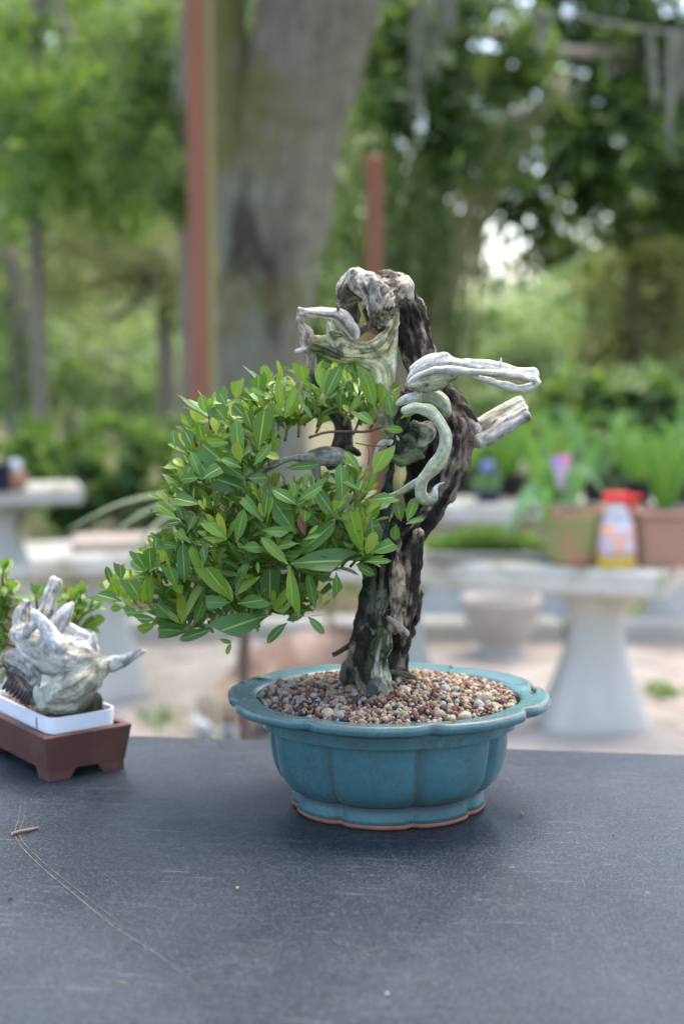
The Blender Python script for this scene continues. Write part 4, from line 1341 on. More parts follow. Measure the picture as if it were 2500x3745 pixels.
def wood(name, chains, parent, voxel=.0011, amp=.0012, stretch=.86, freq=230, seed=0, caps=None, smooth=2, thin=1.0):
    """chains: list of (points[(u,v,dy,rF)], Y0, base colour, second colour, mix amount, flat, ridged amplitude factor)"""
    mb = MB()
    SP, SR_, ST, SI, SN, SB, SS = [], [], [], [], [], [], []
    for ci, ch in enumerate(chains):
        pts, Y0 = ch['p'], ch['y']
        P = np.array([W(u, v, Y0 + dy) for u, v, dy, rF in pts])
        R = np.array([thin * rF * (Y0 + dy) / FPX for u, v, dy, rF in pts])
        P2, R2, T2, N2, B2 = sweep(P, R, 8)
        SP.append(P2); SR_.append(R2); ST.append(T2); SI.append(np.full(len(P2), ci)); SN.append(N2); SB.append(B2)
        SS.append(np.concatenate([[0], np.cumsum(np.linalg.norm(np.diff(P2, axis=0), axis=1))]) + ci * 1.37)
        Pe, Re, Te, _, _ = sweep(P, R, 6)
        h = [(.95, .30), (.70, .71), (.35, .94)]
        Pl = [Pe[0] - Te[0] * Re[0] * a_ for a_, b_ in h] + list(Pe); Rl = [Re[0] * b_ for a_, b_ in h] + list(Re)
        if not ch.get('fe'):
            Pl += [Pe[-1] + Te[-1] * Re[-1] * a_ for a_, b_ in h[::-1]]; Rl += [Re[-1] * b_ for a_, b_ in h[::-1]]
        mb.tube(Pl, Rl, 14, flat=ch.get('flat', 1.0))
    me = mb.mesh(name + '_tmp', M_WOOD)
    o = bpy.data.objects.new(name + '_tmp', me); COL.objects.link(o)
    m = o.modifiers.new('r', 'REMESH'); m.mode = 'VOXEL'; m.voxel_size = voxel
    dg = bpy.context.evaluated_depsgraph_get()
    ev = o.evaluated_get(dg)
    me2 = bpy.data.meshes.new_from_object(ev, depsgraph=dg)
    bpy.data.objects.remove(o)
    n = len(me2.vertices)
    V = np.empty(n * 3); me2.vertices.foreach_get('co', V); V = V.reshape(-1, 3)
    E = np.empty(len(me2.edges) * 2, np.int64); me2.edges.foreach_get('vertices', E); E = E.reshape(-1, 2)
    cnt = np.bincount(E.ravel(), minlength=n)[:, None] + 1e-9
    def lap(X):
        Y = np.zeros_like(X)
        for k in range(X.shape[1]):
            Y[:, k] = np.bincount(E[:, 0], X[E[:, 1], k], n) + np.bincount(E[:, 1], X[E[:, 0], k], n)
        return Y / cnt
    for _ in range(smooth): V = V * .4 + lap(V) * .6
    me2.vertices.foreach_set('co', V.ravel()); me2.update()
    Nn = np.empty(n * 3); me2.vertices.foreach_get('normal', Nn); Nn = Nn.reshape(-1, 3)
    SP = np.concatenate(SP); SR2 = np.concatenate(SR_); ST = np.concatenate(ST); SI = np.concatenate(SI); SN = np.concatenate(SN); SB = np.concatenate(SB); SS = np.concatenate(SS)
    nc = len(chains)
    c1 = np.array([c['c'] for c in chains]); c2 = np.array([c.get('c2', tuple(k * .5 for k in c['c'])) for c in chains])
    mx = np.array([c.get('mix', .5) for c in chains]); am = np.array([c.get('amp', 1.0) for c in chains])
    T = np.zeros((n, 3)); q = np.zeros((n, 3)); A = np.zeros(n); CA = np.zeros((n, 3)); CB = np.zeros((n, 3)); MX = np.zeros(n)
    jit = (fbm(V * 160 + seed, 2) - .5) * .006
    for a in range(0, n, 8000):
        b = min(n, a + 8000)
        D = np.linalg.norm(V[a:b, None] - SP[None], axis=2) - SR2[None]
        D += (fbm(V[a:b] * 90 + seed, 2) - .5)[:, None] * (SI % 3 - 1)[None] * .006
        w = np.exp(-(D - D.min(1)[:, None]) / .0016)
        w /= w.sum(1)[:, None]
        k = D.argmin(1)
        dv = V[a:b] - SP[k]
        q[a:b, 0] = (dv * SN[k]).sum(1) + SI[k] * .31
        q[a:b, 1] = (dv * SB[k]).sum(1)
        q[a:b, 2] = (SS[k] + (dv * ST[k]).sum(1)) * (1 - stretch)
        A[a:b] = w @ am[SI]; CA[a:b] = w @ c1[SI]; CB[a:b] = w @ c2[SI]; MX[a:b] = w @ mx[SI]
    rid = 1 - np.abs(2 * fbm(q * freq + seed * 3.1, 3) - 1) * 2.0
    low = fbm(V * 75 + seed, 2) - .5
    fine = fbm(q * freq * 2.6 + 9 + seed, 2) - .5
    disp = 1.75 * amp * A * (rid * .55 - .25 + fine * .8) + .0050 * np.minimum(A, 1.5) * low
    V = V + Nn * disp[:, None]
    me2.vertices.foreach_set('co', V.ravel())
    # colour patches of the wood itself: lichen, bleached streaks, blackened bark
    pat = fbm(q * freq * .55 + 41 + seed, 3) * .65 + fbm(V * 70 + 12 + seed, 3) * .35
    t = sstep(.5 - .055, .5 + .055, pat + (MX - .5) * .55)
    c = CA * (1 - t)[:, None] + CB * t[:, None]
    kA = np.clip(A, .2, 1)
    c *= (1 - .42 * kA + .9 * kA * (fbm(q * freq * 2.0 + 5, 2) - .02))[:, None]
    crk = np.abs(fbm(q * freq * 1.15 + 77 + seed, 3) - .5)
    c *= (1 - .70 * (1 - sstep(.008, .045, crk)) * np.clip(A * .8 - .15 * (c.mean(1) > .2), .15, 1))[:, None]
    blk = fbm(V * 130 + 55 + seed, 3)
    c *= (1 - .6 * sstep(.56, .66, blk) * np.clip(A - .3, 0, 1))[:, None]
    c = np.clip(c, 0, 1)
    at = me2.attributes.new('wood_colour', 'FLOAT_COLOR', 'POINT')
    at.data.foreach_set('color', np.concatenate([c, np.ones((n, 1))], 1).ravel())
    me2.polygons.foreach_set('use_smooth', np.ones(len(me2.polygons), bool))
    me2.materials.clear(); me2.materials.append(M_WOOD)
    me2.name = name
    me2.update()
    return link(name, me2, parent)


def ch(p, y, c, c2=None, mix=.5, amp=1.0, flat=1.0, dy=0.0, fe=False):
    p = [(q[0], q[1], (q[3] if len(q) > 3 else 0) + dy, q[2]) for q in p]
    d = dict(p=p, y=y, c=c, mix=mix, amp=amp, flat=flat, fe=fe)
    if c2: d['c2'] = c2
    return d


# ================================================================== THE BONSAI
Y0 = 1.070
bz = Wz(1400, 2480, ZT + .092)
bon = empty('bonsai_tree', bz, 'bonsai with twisted dead wood trunk and clipped glossy green leaves', 'bonsai')

trunk = [
    # right strand up to the head
    ch([(1440, 2500, 38, .030), (1448, 2445, 42, .026), (1455, 2380, 38, .022), (1472, 2291, 45, .018), (1484, 2202, 50, .014), (1485, 2112, 49, .010), (1490, 2023, 44, .006), (1512, 1956, 40), (1562, 1889, 42), (1615, 1815, 47), (1654, 1720, 53), (1677, 1630, 55), (1676, 1550, 56), (1640, 1480, 52), (1595, 1425, 56), (1555, 1360, 60), (1530, 1290, 60), (1512, 1220, 62), (1492, 1150, 62), (1462, 1090, 56)],
       Y0, (.030, .024, .019), (.28, .215, .16), .44, 2.1),
    # left strand
    ch([(1310, 2480, 46), (1315, 2440, 48), (1330, 2380, 46), (1346, 2291, 48), (1360, 2202, 48), (1372, 2112, 46), (1374, 2023, 42), (1378, 1960, 36), (1396, 1900, 24), (1410, 1850, 19), (1420, 1780, 18), (1435, 1680, 19), (1452, 1590, 24), (1475, 1520, 30)], Y0 - .012, (.036, .040, .030), (.115, .115, .07), .42, 1.3),
    # the core that joins the two strands
    ch([(1390, 2500, 50), (1400, 2400, 62), (1412, 2290, 74), (1425, 2180, 78), (1430, 2080, 74), (1440, 1990, 58), (1480, 1920, 40)], Y0 + .006, DARK, (.12, .085, .06), .40, 1.7),
    # ridges between them
    ch([(1405, 2030, 26), (1412, 2120, 34), (1408, 2202, 34), (1398, 2291, 34), (1392, 2358, 30)], Y0 - .022, DARK, (.25, .235, .17), .42, 1.6),
    ch([(1440, 1990, 22, .0), (1446, 2100, 28, .0), (1452, 2200, 28), (1444, 2290, 22)], Y0 - .040, (.32, .245, .165), DARK, .42, 1.2),
    ch([(1528, 1950, 20, .0), (1515, 2060, 24), (1502, 2170, 22), (1488, 2290, 18), (1480, 2380, 12)], Y0 - .034, (.36, .28, .19), DARK, .40, 1.2),
    # roots
    ch([(1395, 2310, 24), (1392, 2358, 28), (1376, 2430, 36), (1382, 2490, 34), (1395, 2548, 24), (1398, 2580, 10)], Y0 - .034, (.44, .42, .30), (.06, .075, .03), .50, 1.6),
    ch([(1338, 2310, 34), (1330, 2349, 44), (1318, 2400, 42), (1330, 2470, 38), (1345, 2530, 22)], Y0 - .026, (.26, .24, .16), DARK, .54, 2.0),
    ch([(1290, 2420, 34), (1280, 2480, 36), (1290, 2520, 20)], Y0 - .010, MOSSG, (.14, .13, .09), .45, 1.0),
    ch([(1420, 2458, 13), (1470, 2466, 12), (1520, 2480, 9)], Y0 - .012, (.10, .085, .055), DARK, .5, .8),
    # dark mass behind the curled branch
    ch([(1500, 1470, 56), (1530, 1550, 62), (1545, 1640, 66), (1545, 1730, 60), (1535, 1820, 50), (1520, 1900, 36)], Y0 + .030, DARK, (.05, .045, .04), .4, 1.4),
    # head: twisted knots
    ch([(1450, 1062, 48), (1415, 1085, 68), (1400, 1120, 70), (1405, 1150, 48)], Y0 - .014, KNOT, (.18, .145, .11), .44, 2.0),
    ch([(1465, 1040, 30), (1430, 1030, 32), (1390, 1038, 30)], Y0 - .004, KNOT, (.12, .10, .085), .46, 1.6),
    ch([(1385, 1060, 40), (1345, 1050, 50), (1318, 1036, 46), (1300, 1010, 24)], Y0 - .014, (.60, .53, .44), (.22, .175, .13), .40, 1.7),
    ch([(1352, 1050, 30), (1362, 1090, 30), (1372, 1130, 26)], Y0 - .024, (.50, .44, .37), (.16, .13, .10), .45, 1.4),
    ch([(1305, 1030, 40), (1274, 1068, 44), (1256, 1100, 38), (1246, 1118, 24)], Y0 - .004, (.58, .51, .42), (.24, .19, .14), .42, 1.4),
    ch([(1285, 1060, 30), (1285, 1110, 28), (1286, 1165, 24), (1274, 1200, 20)], Y0 + .012, (.12, .09, .075), DARK, .5, 1.2),
    ch([(1425, 1165, 36), (1385, 1175, 36), (1358, 1165, 28), (1345, 1140, 22)], Y0 + .000, (.24, .21, .17), DARK, .52, 1.8),
    ch([(1355, 1022, 13), (1400, 1000, 13), (1432, 1002, 13), (1448, 1018, 12)], Y0 - .012, (.37, .36, .26), (.18, .17, .12), .35, .4),
    ch([(1478, 1022, 18), (1492, 1052, 20), (1500, 1090, 18)], Y0 - .014, (.52, .50, .40), (.2, .18, .14), .35, .6),
    ch([(1300, 1225, 14), (1330, 1200, 14), (1370, 1195, 14), (1410, 1190, 16)], Y0 + .010, (.34, .30, .26), (.15, .12, .1), .4, .8),
]
tk = wood('trunk', trunk, bon, .00100, .00135, .82, 270, 3)
arm = [
    ch([(1292, 1225, 22), (1285, 1205, 27), (1262, 1178, 28), (1232, 1153, 26), (1180, 1147, 22), (1125, 1143, 20), (1097, 1140, 14)], Y0 - .020, (.68, .61, .52), (.27, .22, .17), .36, .7),
    ch([(1094, 1138, 11), (1096, 1128, 10)], Y0 - .020, (.62, .60, .58), None, .3, .3),
    ch([(1098, 1142, 14), (1100, 1185, 17), (1116, 1222, 23), (1122, 1268, 24), (1134, 1307, 22), (1140, 1350, 22)], Y0 - .018, (.50, .41, .32), (.22, .155, .11), .45, 1.1),
    ch([(1122, 1279, 11), (1100, 1281, 10), (1084, 1286, 10)], Y0 - .022, (.62, .60, .58), (.36, .33, .3), .3, .4),
    ch([(1236, 1130, 8), (1232, 1115, 7), (1229, 1104, 3)], Y0 - .026, (.14, .12, .11), DARK, .5, .4),
]
wood('bleached_branch', arm, bon, .0009, .0012, .90, 270, 11)
sheet = [
    ch([(1142, 1252, 12), (1180, 1252, 22), (1225, 1262, 26), (1290, 1280, 30), (1345, 1282, 32), (1395, 1255, 32), (1428, 1205, 22), (1446, 1160, 13), (1460, 1118, 6)], Y0 - .016, YG, (.36, .35, .16), .34, 1.15, .6),
    ch([(1152, 1284, 12), (1210, 1297, 18), (1280, 1308, 24), (1345, 1316, 32), (1392, 1345, 40), (1402, 1400, 42), (1402, 1460, 36), (1415, 1530, 30), (1440, 1600, 24)], Y0 - .012, YG, (.38, .37, .20), .34, 1.15, .6),
    ch([(1448, 1180, 14), (1438, 1250, 24), (1428, 1330, 34), (1418, 1400, 34)], Y0 - .008, (.64, .61, .42), (.38, .36, .22), .28, .45, .7),
    ch([(1280, 1268, 24), (1340, 1290, 40), (1395, 1300, 44), (1430, 1270, 26)], Y0 - .008, YG, (.40, .39, .20), .28, .45, .5),
    ch([(1350, 1330, 34), (1395, 1380, 46), (1400, 1440, 44)], Y0 - .006, (.62, .58, .38), (.40, .38, .22), .28, .45, .5),
    ch([(1225, 1262, 20), (1212, 1225, 16), (1210, 1196, 17), (1206, 1182, 15)], Y0 - .024, (.47, .48, .32), (.3, .3, .16), .35, 1.0),
    ch([(1215, 1225, 16), (1245, 1225, 16), (1265, 1232, 11)], Y0 - .030, (.40, .40, .22), (.2, .2, .09), .45, 1.4),
    ch([(1148, 1255, 14), (1200, 1275, 18), (1240, 1300, 14)], Y0 - .024, (.28, .27, .13), (.10, .10, .05), .45, 2.0),
]
wood('bare_wood_sheet', sheet, bon, .001, .0015, .93, 260, 23, smooth=5)
jin = [
    ch([(1488, 1408, 14), (1502, 1380, 20), (1535, 1352, 24), (1580, 1333, 29), (1630, 1328, 28), (1700, 1340, 24), (1770, 1346, 22), (1830, 1353, 21), (1890, 1366, 22), (1935, 1380, 24), (1962, 1386, 25)], Y0 - .046, (.68, .66, .57), (.42, .40, .33), .36, .9, 1.0, fe=True),
    ch([(1745, 1378, 8), (1820, 1388, 12), (1890, 1398, 14), (1945, 1400, 17)], Y0 - .044, (.42, .42, .22), (.16, .16, .08), .45, .9),
    ch([(1500, 1352, 8), (1532, 1328, 12), (1575, 1308, 14), (1625, 1303, 13), (1660, 1316, 13), (1725, 1325, 12), (1800, 1331, 12), (1850, 1342, 12), (1905, 1358, 13), (1950, 1360, 16)], Y0 - .046, BLEACH, (.48, .46, .39), .30, .6),
    ch([(1492, 1400, 9), (1520, 1378, 12), (1560, 1361, 14), (1612, 1350, 15), (1690, 1357, 14), (1765, 1360, 13), (1840, 1363, 13), (1900, 1373, 14), (1950, 1384, 16)], Y0 - .056, BLEACH, (.48, .46, .39), .30, .6),
    ch([(1510, 1405, 24), (1550, 1405, 34), (1600, 1392, 28), (1660, 1372, 16)], Y0 - .046, (.36, .36, .22), (.12, .12, .07), .45, 1.2),
    ch([(1720, 1372, 9), (1780, 1390, 12), (1840, 1408, 15), (1900, 1420, 14), (1940, 1412, 14), (1962, 1398, 16)], Y0 - .052, (.58, .60, .48), (.35, .36, .22), .32, .6),
    ch([(1575, 1318, 16), (1605, 1305, 14), (1628, 1294, 10), (1640, 1300, 7)], Y0 - .048, BLEACH, (.5, .52, .5), .3, .4),
    ch([(1820, 1340, 10), (1829, 1324, 6), (1832, 1309, 3.5)], Y0 - .048, BLEACH, None, .2, .2),
    ch([(1497, 1300, 1), (1503, 1301, 1)], Y0 - .04, BLEACH),
    ch([(1590, 1300, 5), (1586, 1292, 4)], Y0 - .048, BLEACH, None, .2, .2),
    # saddle under it
    ch([(1500, 1470, 24), (1540, 1448, 30), (1580, 1450, 38), (1615, 1475, 36), (1635, 1510, 22)], Y0 - .034, (.40, .43, .30), (.27, .28, .19), .34, .7),
    ch([(1452, 1480, 16), (1480, 1462, 23), (1520, 1450, 24)], Y0 - .042, (.52, .53, .46), (.36, .37, .29), .35, .6),
]
jin = [c for i, c in enumerate(jin) if i != 8]
wood('dead_branch', jin, bon, .0009, .0011, .94, 260, 31, smooth=6, thin=.86)
wood('branch_stub', [
    ch([(1700, 1600, 44), (1745, 1583, 47), (1822, 1541, 45), (1880, 1508, 43), (1918, 1488, 42)], Y0 + .004, (.66, .62, .48), (.38, .345, .27), .36, 1.0, fe=True),
    ch([(1760, 1610, 28), (1840, 1560, 26), (1926, 1512, 22)], Y0 - .016, (.50, .45, .39), (.33, .31, .21), .4, 1.0, fe=True),
    ch([(1700, 1545, 26), (1722, 1575, 34), (1738, 1610, 26)], Y0 - .004, (.32, .28, .27), (.18, .15, .14), .4, .9)], bon, .001, .0013, .93, 200, 47, smooth=1)
wood('curled_branch', [
    ch([(1480, 1500, 18), (1515, 1491, 22), (1561, 1499, 24), (1599, 1537, 25), (1622, 1583, 26), (1628, 1632, 27), (1607, 1682, 28), (1572, 1720, 28), (1546, 1757, 25), (1538, 1797, 22), (1553, 1828, 22), (1580, 1820, 22), (1590, 1798, 17)], Y0 - .058, (.46, .47, .30), (.60, .58, .44), .42, .6),
    ch([(1588, 1806, 16), (1592, 1785, 15), (1604, 1772, 10), (1630, 1764, 4)], Y0 - .066, (.66, .65, .60), (.35, .34, .3), .32, .5),
    ch([(1530, 1762, 20), (1500, 1778, 19), (1468, 1796, 17), (1428, 1816, 14)], Y0 - .052, (.30, .34, .17), (.40, .43, .30), .4, .5)], bon, .0009, .0011, .95, 280, 53, thin=.86)
wood('inner_knot', [
    ch([(1465, 1560, 34), (1490, 1600, 54), (1500, 1640, 50), (1470, 1668, 34)], Y0 - .006, (.20, .205, .14), (.05, .055, .035), .45, 2.2),
    ch([(1520, 1560, 22), (1562, 1575, 24), (1570, 1600, 18), (1545, 1620, 16)], Y0 - .020, (.30, .30, .21), (.09, .09, .06), .42, 1.6),
    ch([(1430, 1672, 20), (1480, 1688, 20), (1540, 1670, 16)], Y0 - .014, (.16, .19, .08), (.08, .09, .04), .4, .8),
    ch([(1428, 1618, 14), (1395, 1622, 15), (1376, 1645, 10), (1370, 1670, 6)], Y0 - .016, (.58, .55, .50), (.3, .28, .24), .35, .6)], bon, .0011, .0012, .8, 230, 61)
inner = [
    ch([(1140, 1350, 22), (1165, 1420, 24), (1205, 1490, 27), (1248, 1545, 28), (1256, 1600, 32), (1243, 1660, 40), (1215, 1680, 36)], Y0 + .016, (.24, .205, .17), (.07, .055, .05), .50, 1.3),
    ch([(1235, 1672, 36), (1178, 1668, 32), (1125, 1678, 21), (1057, 1678, 15), (1000, 1700, 13), (930, 1740, 10), (860, 1770, 8)], Y0 - .002, (.46, .42, .36), (.26, .22, .18), .40, .8),
    ch([(1150, 1690, 18), (1158, 1735, 16), (1165, 1775, 15), (1130, 1850, 13), (1070, 1950, 12), (980, 2040, 11), (860, 2120, 10), (700, 2180, 8), (560, 2215, 6)], Y0 - .002, (.36, .32, .27), (.15, .12, .1), .45, .8),
    ch([(1130, 1860, 12), (1240, 1880, 9), (1320, 1900, 6)], Y0 - .010, (.17, .12, .09), (.07, .05, .04), .45, .8),
    ch([(1265, 1640, 20), (1300, 1652, 14), (1308, 1660, 12)], Y0 + .014, DARK, (.10, .08, .07), .5, 1.0),
    ch([(1205, 1490, 16), (1120, 1520, 12), (1020, 1530, 10), (900, 1540, 8), (800, 1560, 6)], Y0 + .0, (.10, .07, .055), (.2, .16, .13), .4, .8),
]
wood('limb', inner, bon, .0011, .0009, .86, 230, 71)
wood('stub', [ch([(1425, 2262, 15), (1444, 2277, 15), (1462, 2298, 15), (1477, 2316, 15)], Y0 - .046, (.30, .25, .20), (.13, .10, .08), .45, 1.2),
              ch([(1430, 2270, 22), (1420, 2240, 24), (1412, 2290, 22)], Y0 - .034, (.27, .25, .20), DARK, .45, 1.4)], bon, .0009, .001, .9, 260, 83)
MB().tube([W(1366, 2500, Y0 - .045), W(1360, 2522, Y0 - .062)], [22 * 1.03 / FPX, 23 * 1.01 / FPX], 18).build('cut_root', simple('sealed dark cut', (.022, .022, .020), (.06, .06, .05), 300, .8, .6, .001), bon)
M_DTWIG = simple('black twig', (.028, .024, .02), (.06, .05, .04), 300, .85, .4, .0006)
MB().tube([W(1292, 2352, Y0 - .012), W(1265, 2368, Y0 - .016), W(1240, 2384, Y0 - .018), W(1216, 2396, Y0 - .018)], [13 / FPX, 11 / FPX, 10 / FPX, 9 / FPX], 8, sub=3, jit=.1).build('twig', M_DTWIG, bon, smooth=True)
# slim brown twigs through the gap
mb = MB()
for pts, rF in (((( 1130, 1600), (1190, 1582), (1260, 1578), (1340, 1578), (1400, 1560)), 5), (((1300, 1620), (1340, 1628), (1400, 1632)), 2.2), (((1340, 1628), (1350, 1660), (1345, 1700)), 2), (((1040, 1990), (1080, 1940), (1130, 1850)), 4), (((900, 1765), (930, 1800), (1000, 1830)), 6),
                (((1110, 2245), (1040, 2242), (1000, 2236), (900, 2190), (820, 2130)), 6), (((1316, 2046), (1280, 2030), (1255, 1980), (1265, 1900)), 4.5), (((900, 1990), (980, 1960), (1060, 1950)), 5), (((1170, 1880), (1090, 1860), (1000, 1880), (900, 1980)), 5), (((690, 2260), (780, 2210), (860, 2120)), 5), (((1060, 2060), (1090, 2110), (1060, 2180), (1000, 2236)), 5)):
    MB().tube([W(u, v, Y0 - .030 + .004 * math.sin(u)) for u, v in pts], [rF / FPX * 1.04] * len(pts), 6, sub=4, jit=.12).build('twig', M_TWIG, bon, smooth=True)

# ------------------------------------------------------------------ leaves
def leaf_mesh(name, Wd, cut=None, slant=0.0, curl=.10, fold=.22, seed=0, mat=None, nu=4, nv=8):
    r = np.random.default_rng(seed)
    v, uv = [], []
    for j in range(nv + 1):
        for i in range(nu + 1):
            u = -1 + 2 * i / nu
            tm = 1.0 if cut is None else min(1.0, cut + slant * u + (.02 * r.normal() if j == nv else 0))
            t = tm * j / nv
            s = min(1, t)
            w = (s ** .90) * max(0.0, 1 - s) ** .56 * (lambda e: e * e * (3 - 2 * e))(min(1, .12 + s / .30))
            w = w / .386 * Wd * .5 + .022 * (1 - s)
            if cut is None and j == nv: w = .0
            x = u * w
            z = fold * abs(x) - curl * t * t + .012 * math.sin(7 * t + seed) * u
            v.append((x, t, z))
            uv.append((.5 + u * .5, (j / nv) * (1.0 if cut else .93)))
    f = []
    for j in range(nv):
        for i in range(nu):
            a = j * (nu + 1) + i
            f.append((a, a + 1, a + nu + 2, a + nu + 1))
    return np.array(v), f, np.array(uv)


def leaf_data(name, geo, mat):
    v, f, uv = geo
    me = MB().add(v, f).mesh(name, mat, True)
    l = me.uv_layers.new(name='UVMap')
    idx = np.array([i for q in f for i in q])
    l.data.foreach_set('uv', uv[idx].ravel())
    return me


GEO = {}
for w in (.30, .36, .43, .52, .62):
    GEO[('full', w)] = [leaf_mesh('leaf', w, None, 0, random.uniform(.02, .25), random.uniform(.04, .24), k * 7 + int(w * 100)) for k in range(3)]
    GEO[('cut', w)] = [leaf_mesh('leaf', w * 1.06, random.uniform(.58, .74), s * random.uniform(.06, .22), random.uniform(.0, .22), random.uniform(.04, .24), k * 5 + int(w * 100)) for k, s in enumerate((-1, 1, -1, 1, .2))]
MESHES = {}
def leaf_me(kind, w, k, mat):
    key = (kind, w, k, mat.name)
    if key not in MESHES: MESHES[key] = leaf_data('leaf', GEO[(kind, w)][k], mat)
    return MESHES[key]


leaves = []      # (matrix, kind, width class, variant, material, nearness)
def add_leaf(b, d, L, nrm, wratio, kind, mat):
    d = d / np.linalg.norm(d)
    n = nrm - d * d.dot(nrm); n /= np.linalg.norm(n) + 1e-9
    x = np.cross(d, n)
    ws = min((.30, .36, .43, .52, .62), key=lambda k: abs(k - wratio))
    k = random.randrange(len(GEO[(kind, ws)]))
    sx = np.clip(wratio / ws, .75, 1.4)
    M = Matrix(((x[0] * L * sx, d[0] * L, n[0] * L, b[0]), (x[1] * L * sx, d[1] * L, n[1] * L, b[1]), (x[2] * L * sx, d[2] * L, n[2] * L, b[2]), (0, 0, 0, 1)))
    leaves.append((M, kind, ws, k, mat, (b + d * L * .6)[1]))


def Yf(u, v):
    q = ((u - 900) / (520 if u < 900 else 900)) ** 2 + ((v - 1830) / 560) ** 2
    return .985 + .060 * min(1.3, q) ** 1.2 - .010 * (v - 1830) / 560


TL = []          # leaves followed one by one in the photograph: base, tip, width, cut?, material
def grp(ox, oy, k, rows):
    for r_ in rows:
        bx_, by_, tx_, ty_, w_ = r_[:5]
        TL.append((ox + bx_ * k, oy + by_ * k, ox + tx_ * k, oy + ty_ * k, w_ * k, r_[5] if len(r_) > 5 else 'f', r_[6] if len(r_) > 6 else 'm'))


grp(600, 1300, .3189, [(880, 1200, 800, 740, 200), (1080, 1090, 1150, 640, 240, 'c'), (880, 1230, 800, 1000, 150, 'f', 'y'), (1030, 1260, 1220, 1010, 120), (890, 1290, 670, 1170, 110), (930, 1420, 400, 1000, 330, 'c', 'd'), (930, 1530, 560, 1400, 270, 'c', 'd'),
                       (420, 1400, 320, 1100, 130), (430, 1420, 620, 1280, 190, 'c'), (720, 760, 540, 540, 270, 'c', 'd'), (710, 570, 630, 410, 310, 'c'), (320, 1040, 230, 850, 170), (450, 990, 390, 760, 130), (1010, 860, 940, 640, 180, 'c', 'd'), (825, 530, 850, 260, 180, 'c'), (1080, 450, 1080, 250, 220, 'c', 'd'),
                       (1340, 620, 1300, 300, 130), (1380, 690, 1490, 370, 110), (130, 1060, 100, 860, 90), (150, 1290, 20, 1240, 130, 'c'), (1120, 1130, 1330, 1150, 120, 'f', 'y'), (960, 1410, 1180, 1400, 120), (1370, 690, 1240, 550, 120, 'c'), (1390, 720, 1550, 500, 100), (410, 1400, 180, 1410, 130), (690, 850, 720, 790, 60, 'f', 'y'),
                       (600, 900, 560, 700, 90, 'f', 'y'), (740, 1000, 500, 1000, 120, 'c', 'b'), (230, 1280, 120, 1170, 130, 'f', 'b'), (470, 660, 420, 450, 130, 'f', 'b'), (1180, 290, 1150, 110, 130, 'f', 'b'), (920, 700, 800, 560, 150), (1080, 590, 880, 470, 150, 'c', 'd'), (1170, 470, 1010, 370, 90), (560, 1480, 420, 1250, 150)])
grp(1000, 1280, .3571, [(530, 490, 660, 160, 165), (1040, 590, 930, 260, 165), (860, 350, 780, 90, 100, 'f', 'd'), (320, 330, 280, 140, 190, 'c', 'b'), (1220, 700, 1150, 450, 100), (1300, 700, 1510, 550, 110, 'c', 'b'), (1140, 800, 1320, 820, 90), (1040, 770, 870, 630, 130, 'c'), (690, 640, 690, 450, 120, 'c', 'd'), (1100, 580, 1140, 380, 150, 'c', 'b'),
                        (700, 1530, 700, 1170, 165, 'f', 's'), (1010, 1290, 1150, 1020, 200, 'c', 'b'), (980, 1540, 1215, 1500, 140, 'c', 's'), (880, 1240, 740, 1020, 100, 'f', 'd'), (880, 1430, 620, 1265, 60), (120, 1210, 460, 1170, 90, 'f', 'd'), (260, 1540, 490, 1380, 140, 'c'), (240, 1500, 210, 1330, 120, 'c'), (300, 1420, 350, 1260, 70, 'f', 's'),
                        (780, 640, 880, 460, 70, 'f', 'b'), (770, 640, 720, 560, 60, 'f', 'y'), (1210, 560, 1200, 450, 70, 'f', 'y'), (500, 400, 550, 210, 110, 'c', 'b'), (490, 400, 450, 180, 110), (900, 350, 940, 170, 160, 'c', 'b'), (480, 190, 560, 120, 130, 'c', 'b'), (560, 500, 640, 430, 60), (1260, 640, 1250, 400, 50), (1200, 400, 1280, 330, 80, 'f', 'b'), (100, 330, 40, 100, 60, 'f', 'y'), (80, 240, 130, 160, 120), (110, 650, 260, 400, 110, 'c', 'd'), (90, 680, 20, 560, 90, 'c', 'b'), (110, 690, 230, 380, 70, 'f', 'b'), (400, 700, 300, 540, 60), (820, 430, 750, 330, 190, 'f', 'd'), (1000, 600, 1060, 460, 100, 'c', 'd'), (820, 240, 740, 160, 100), (740, 1180, 770, 1100, 90, 'f', 'b'), (960, 1420, 1050, 1270, 70)])
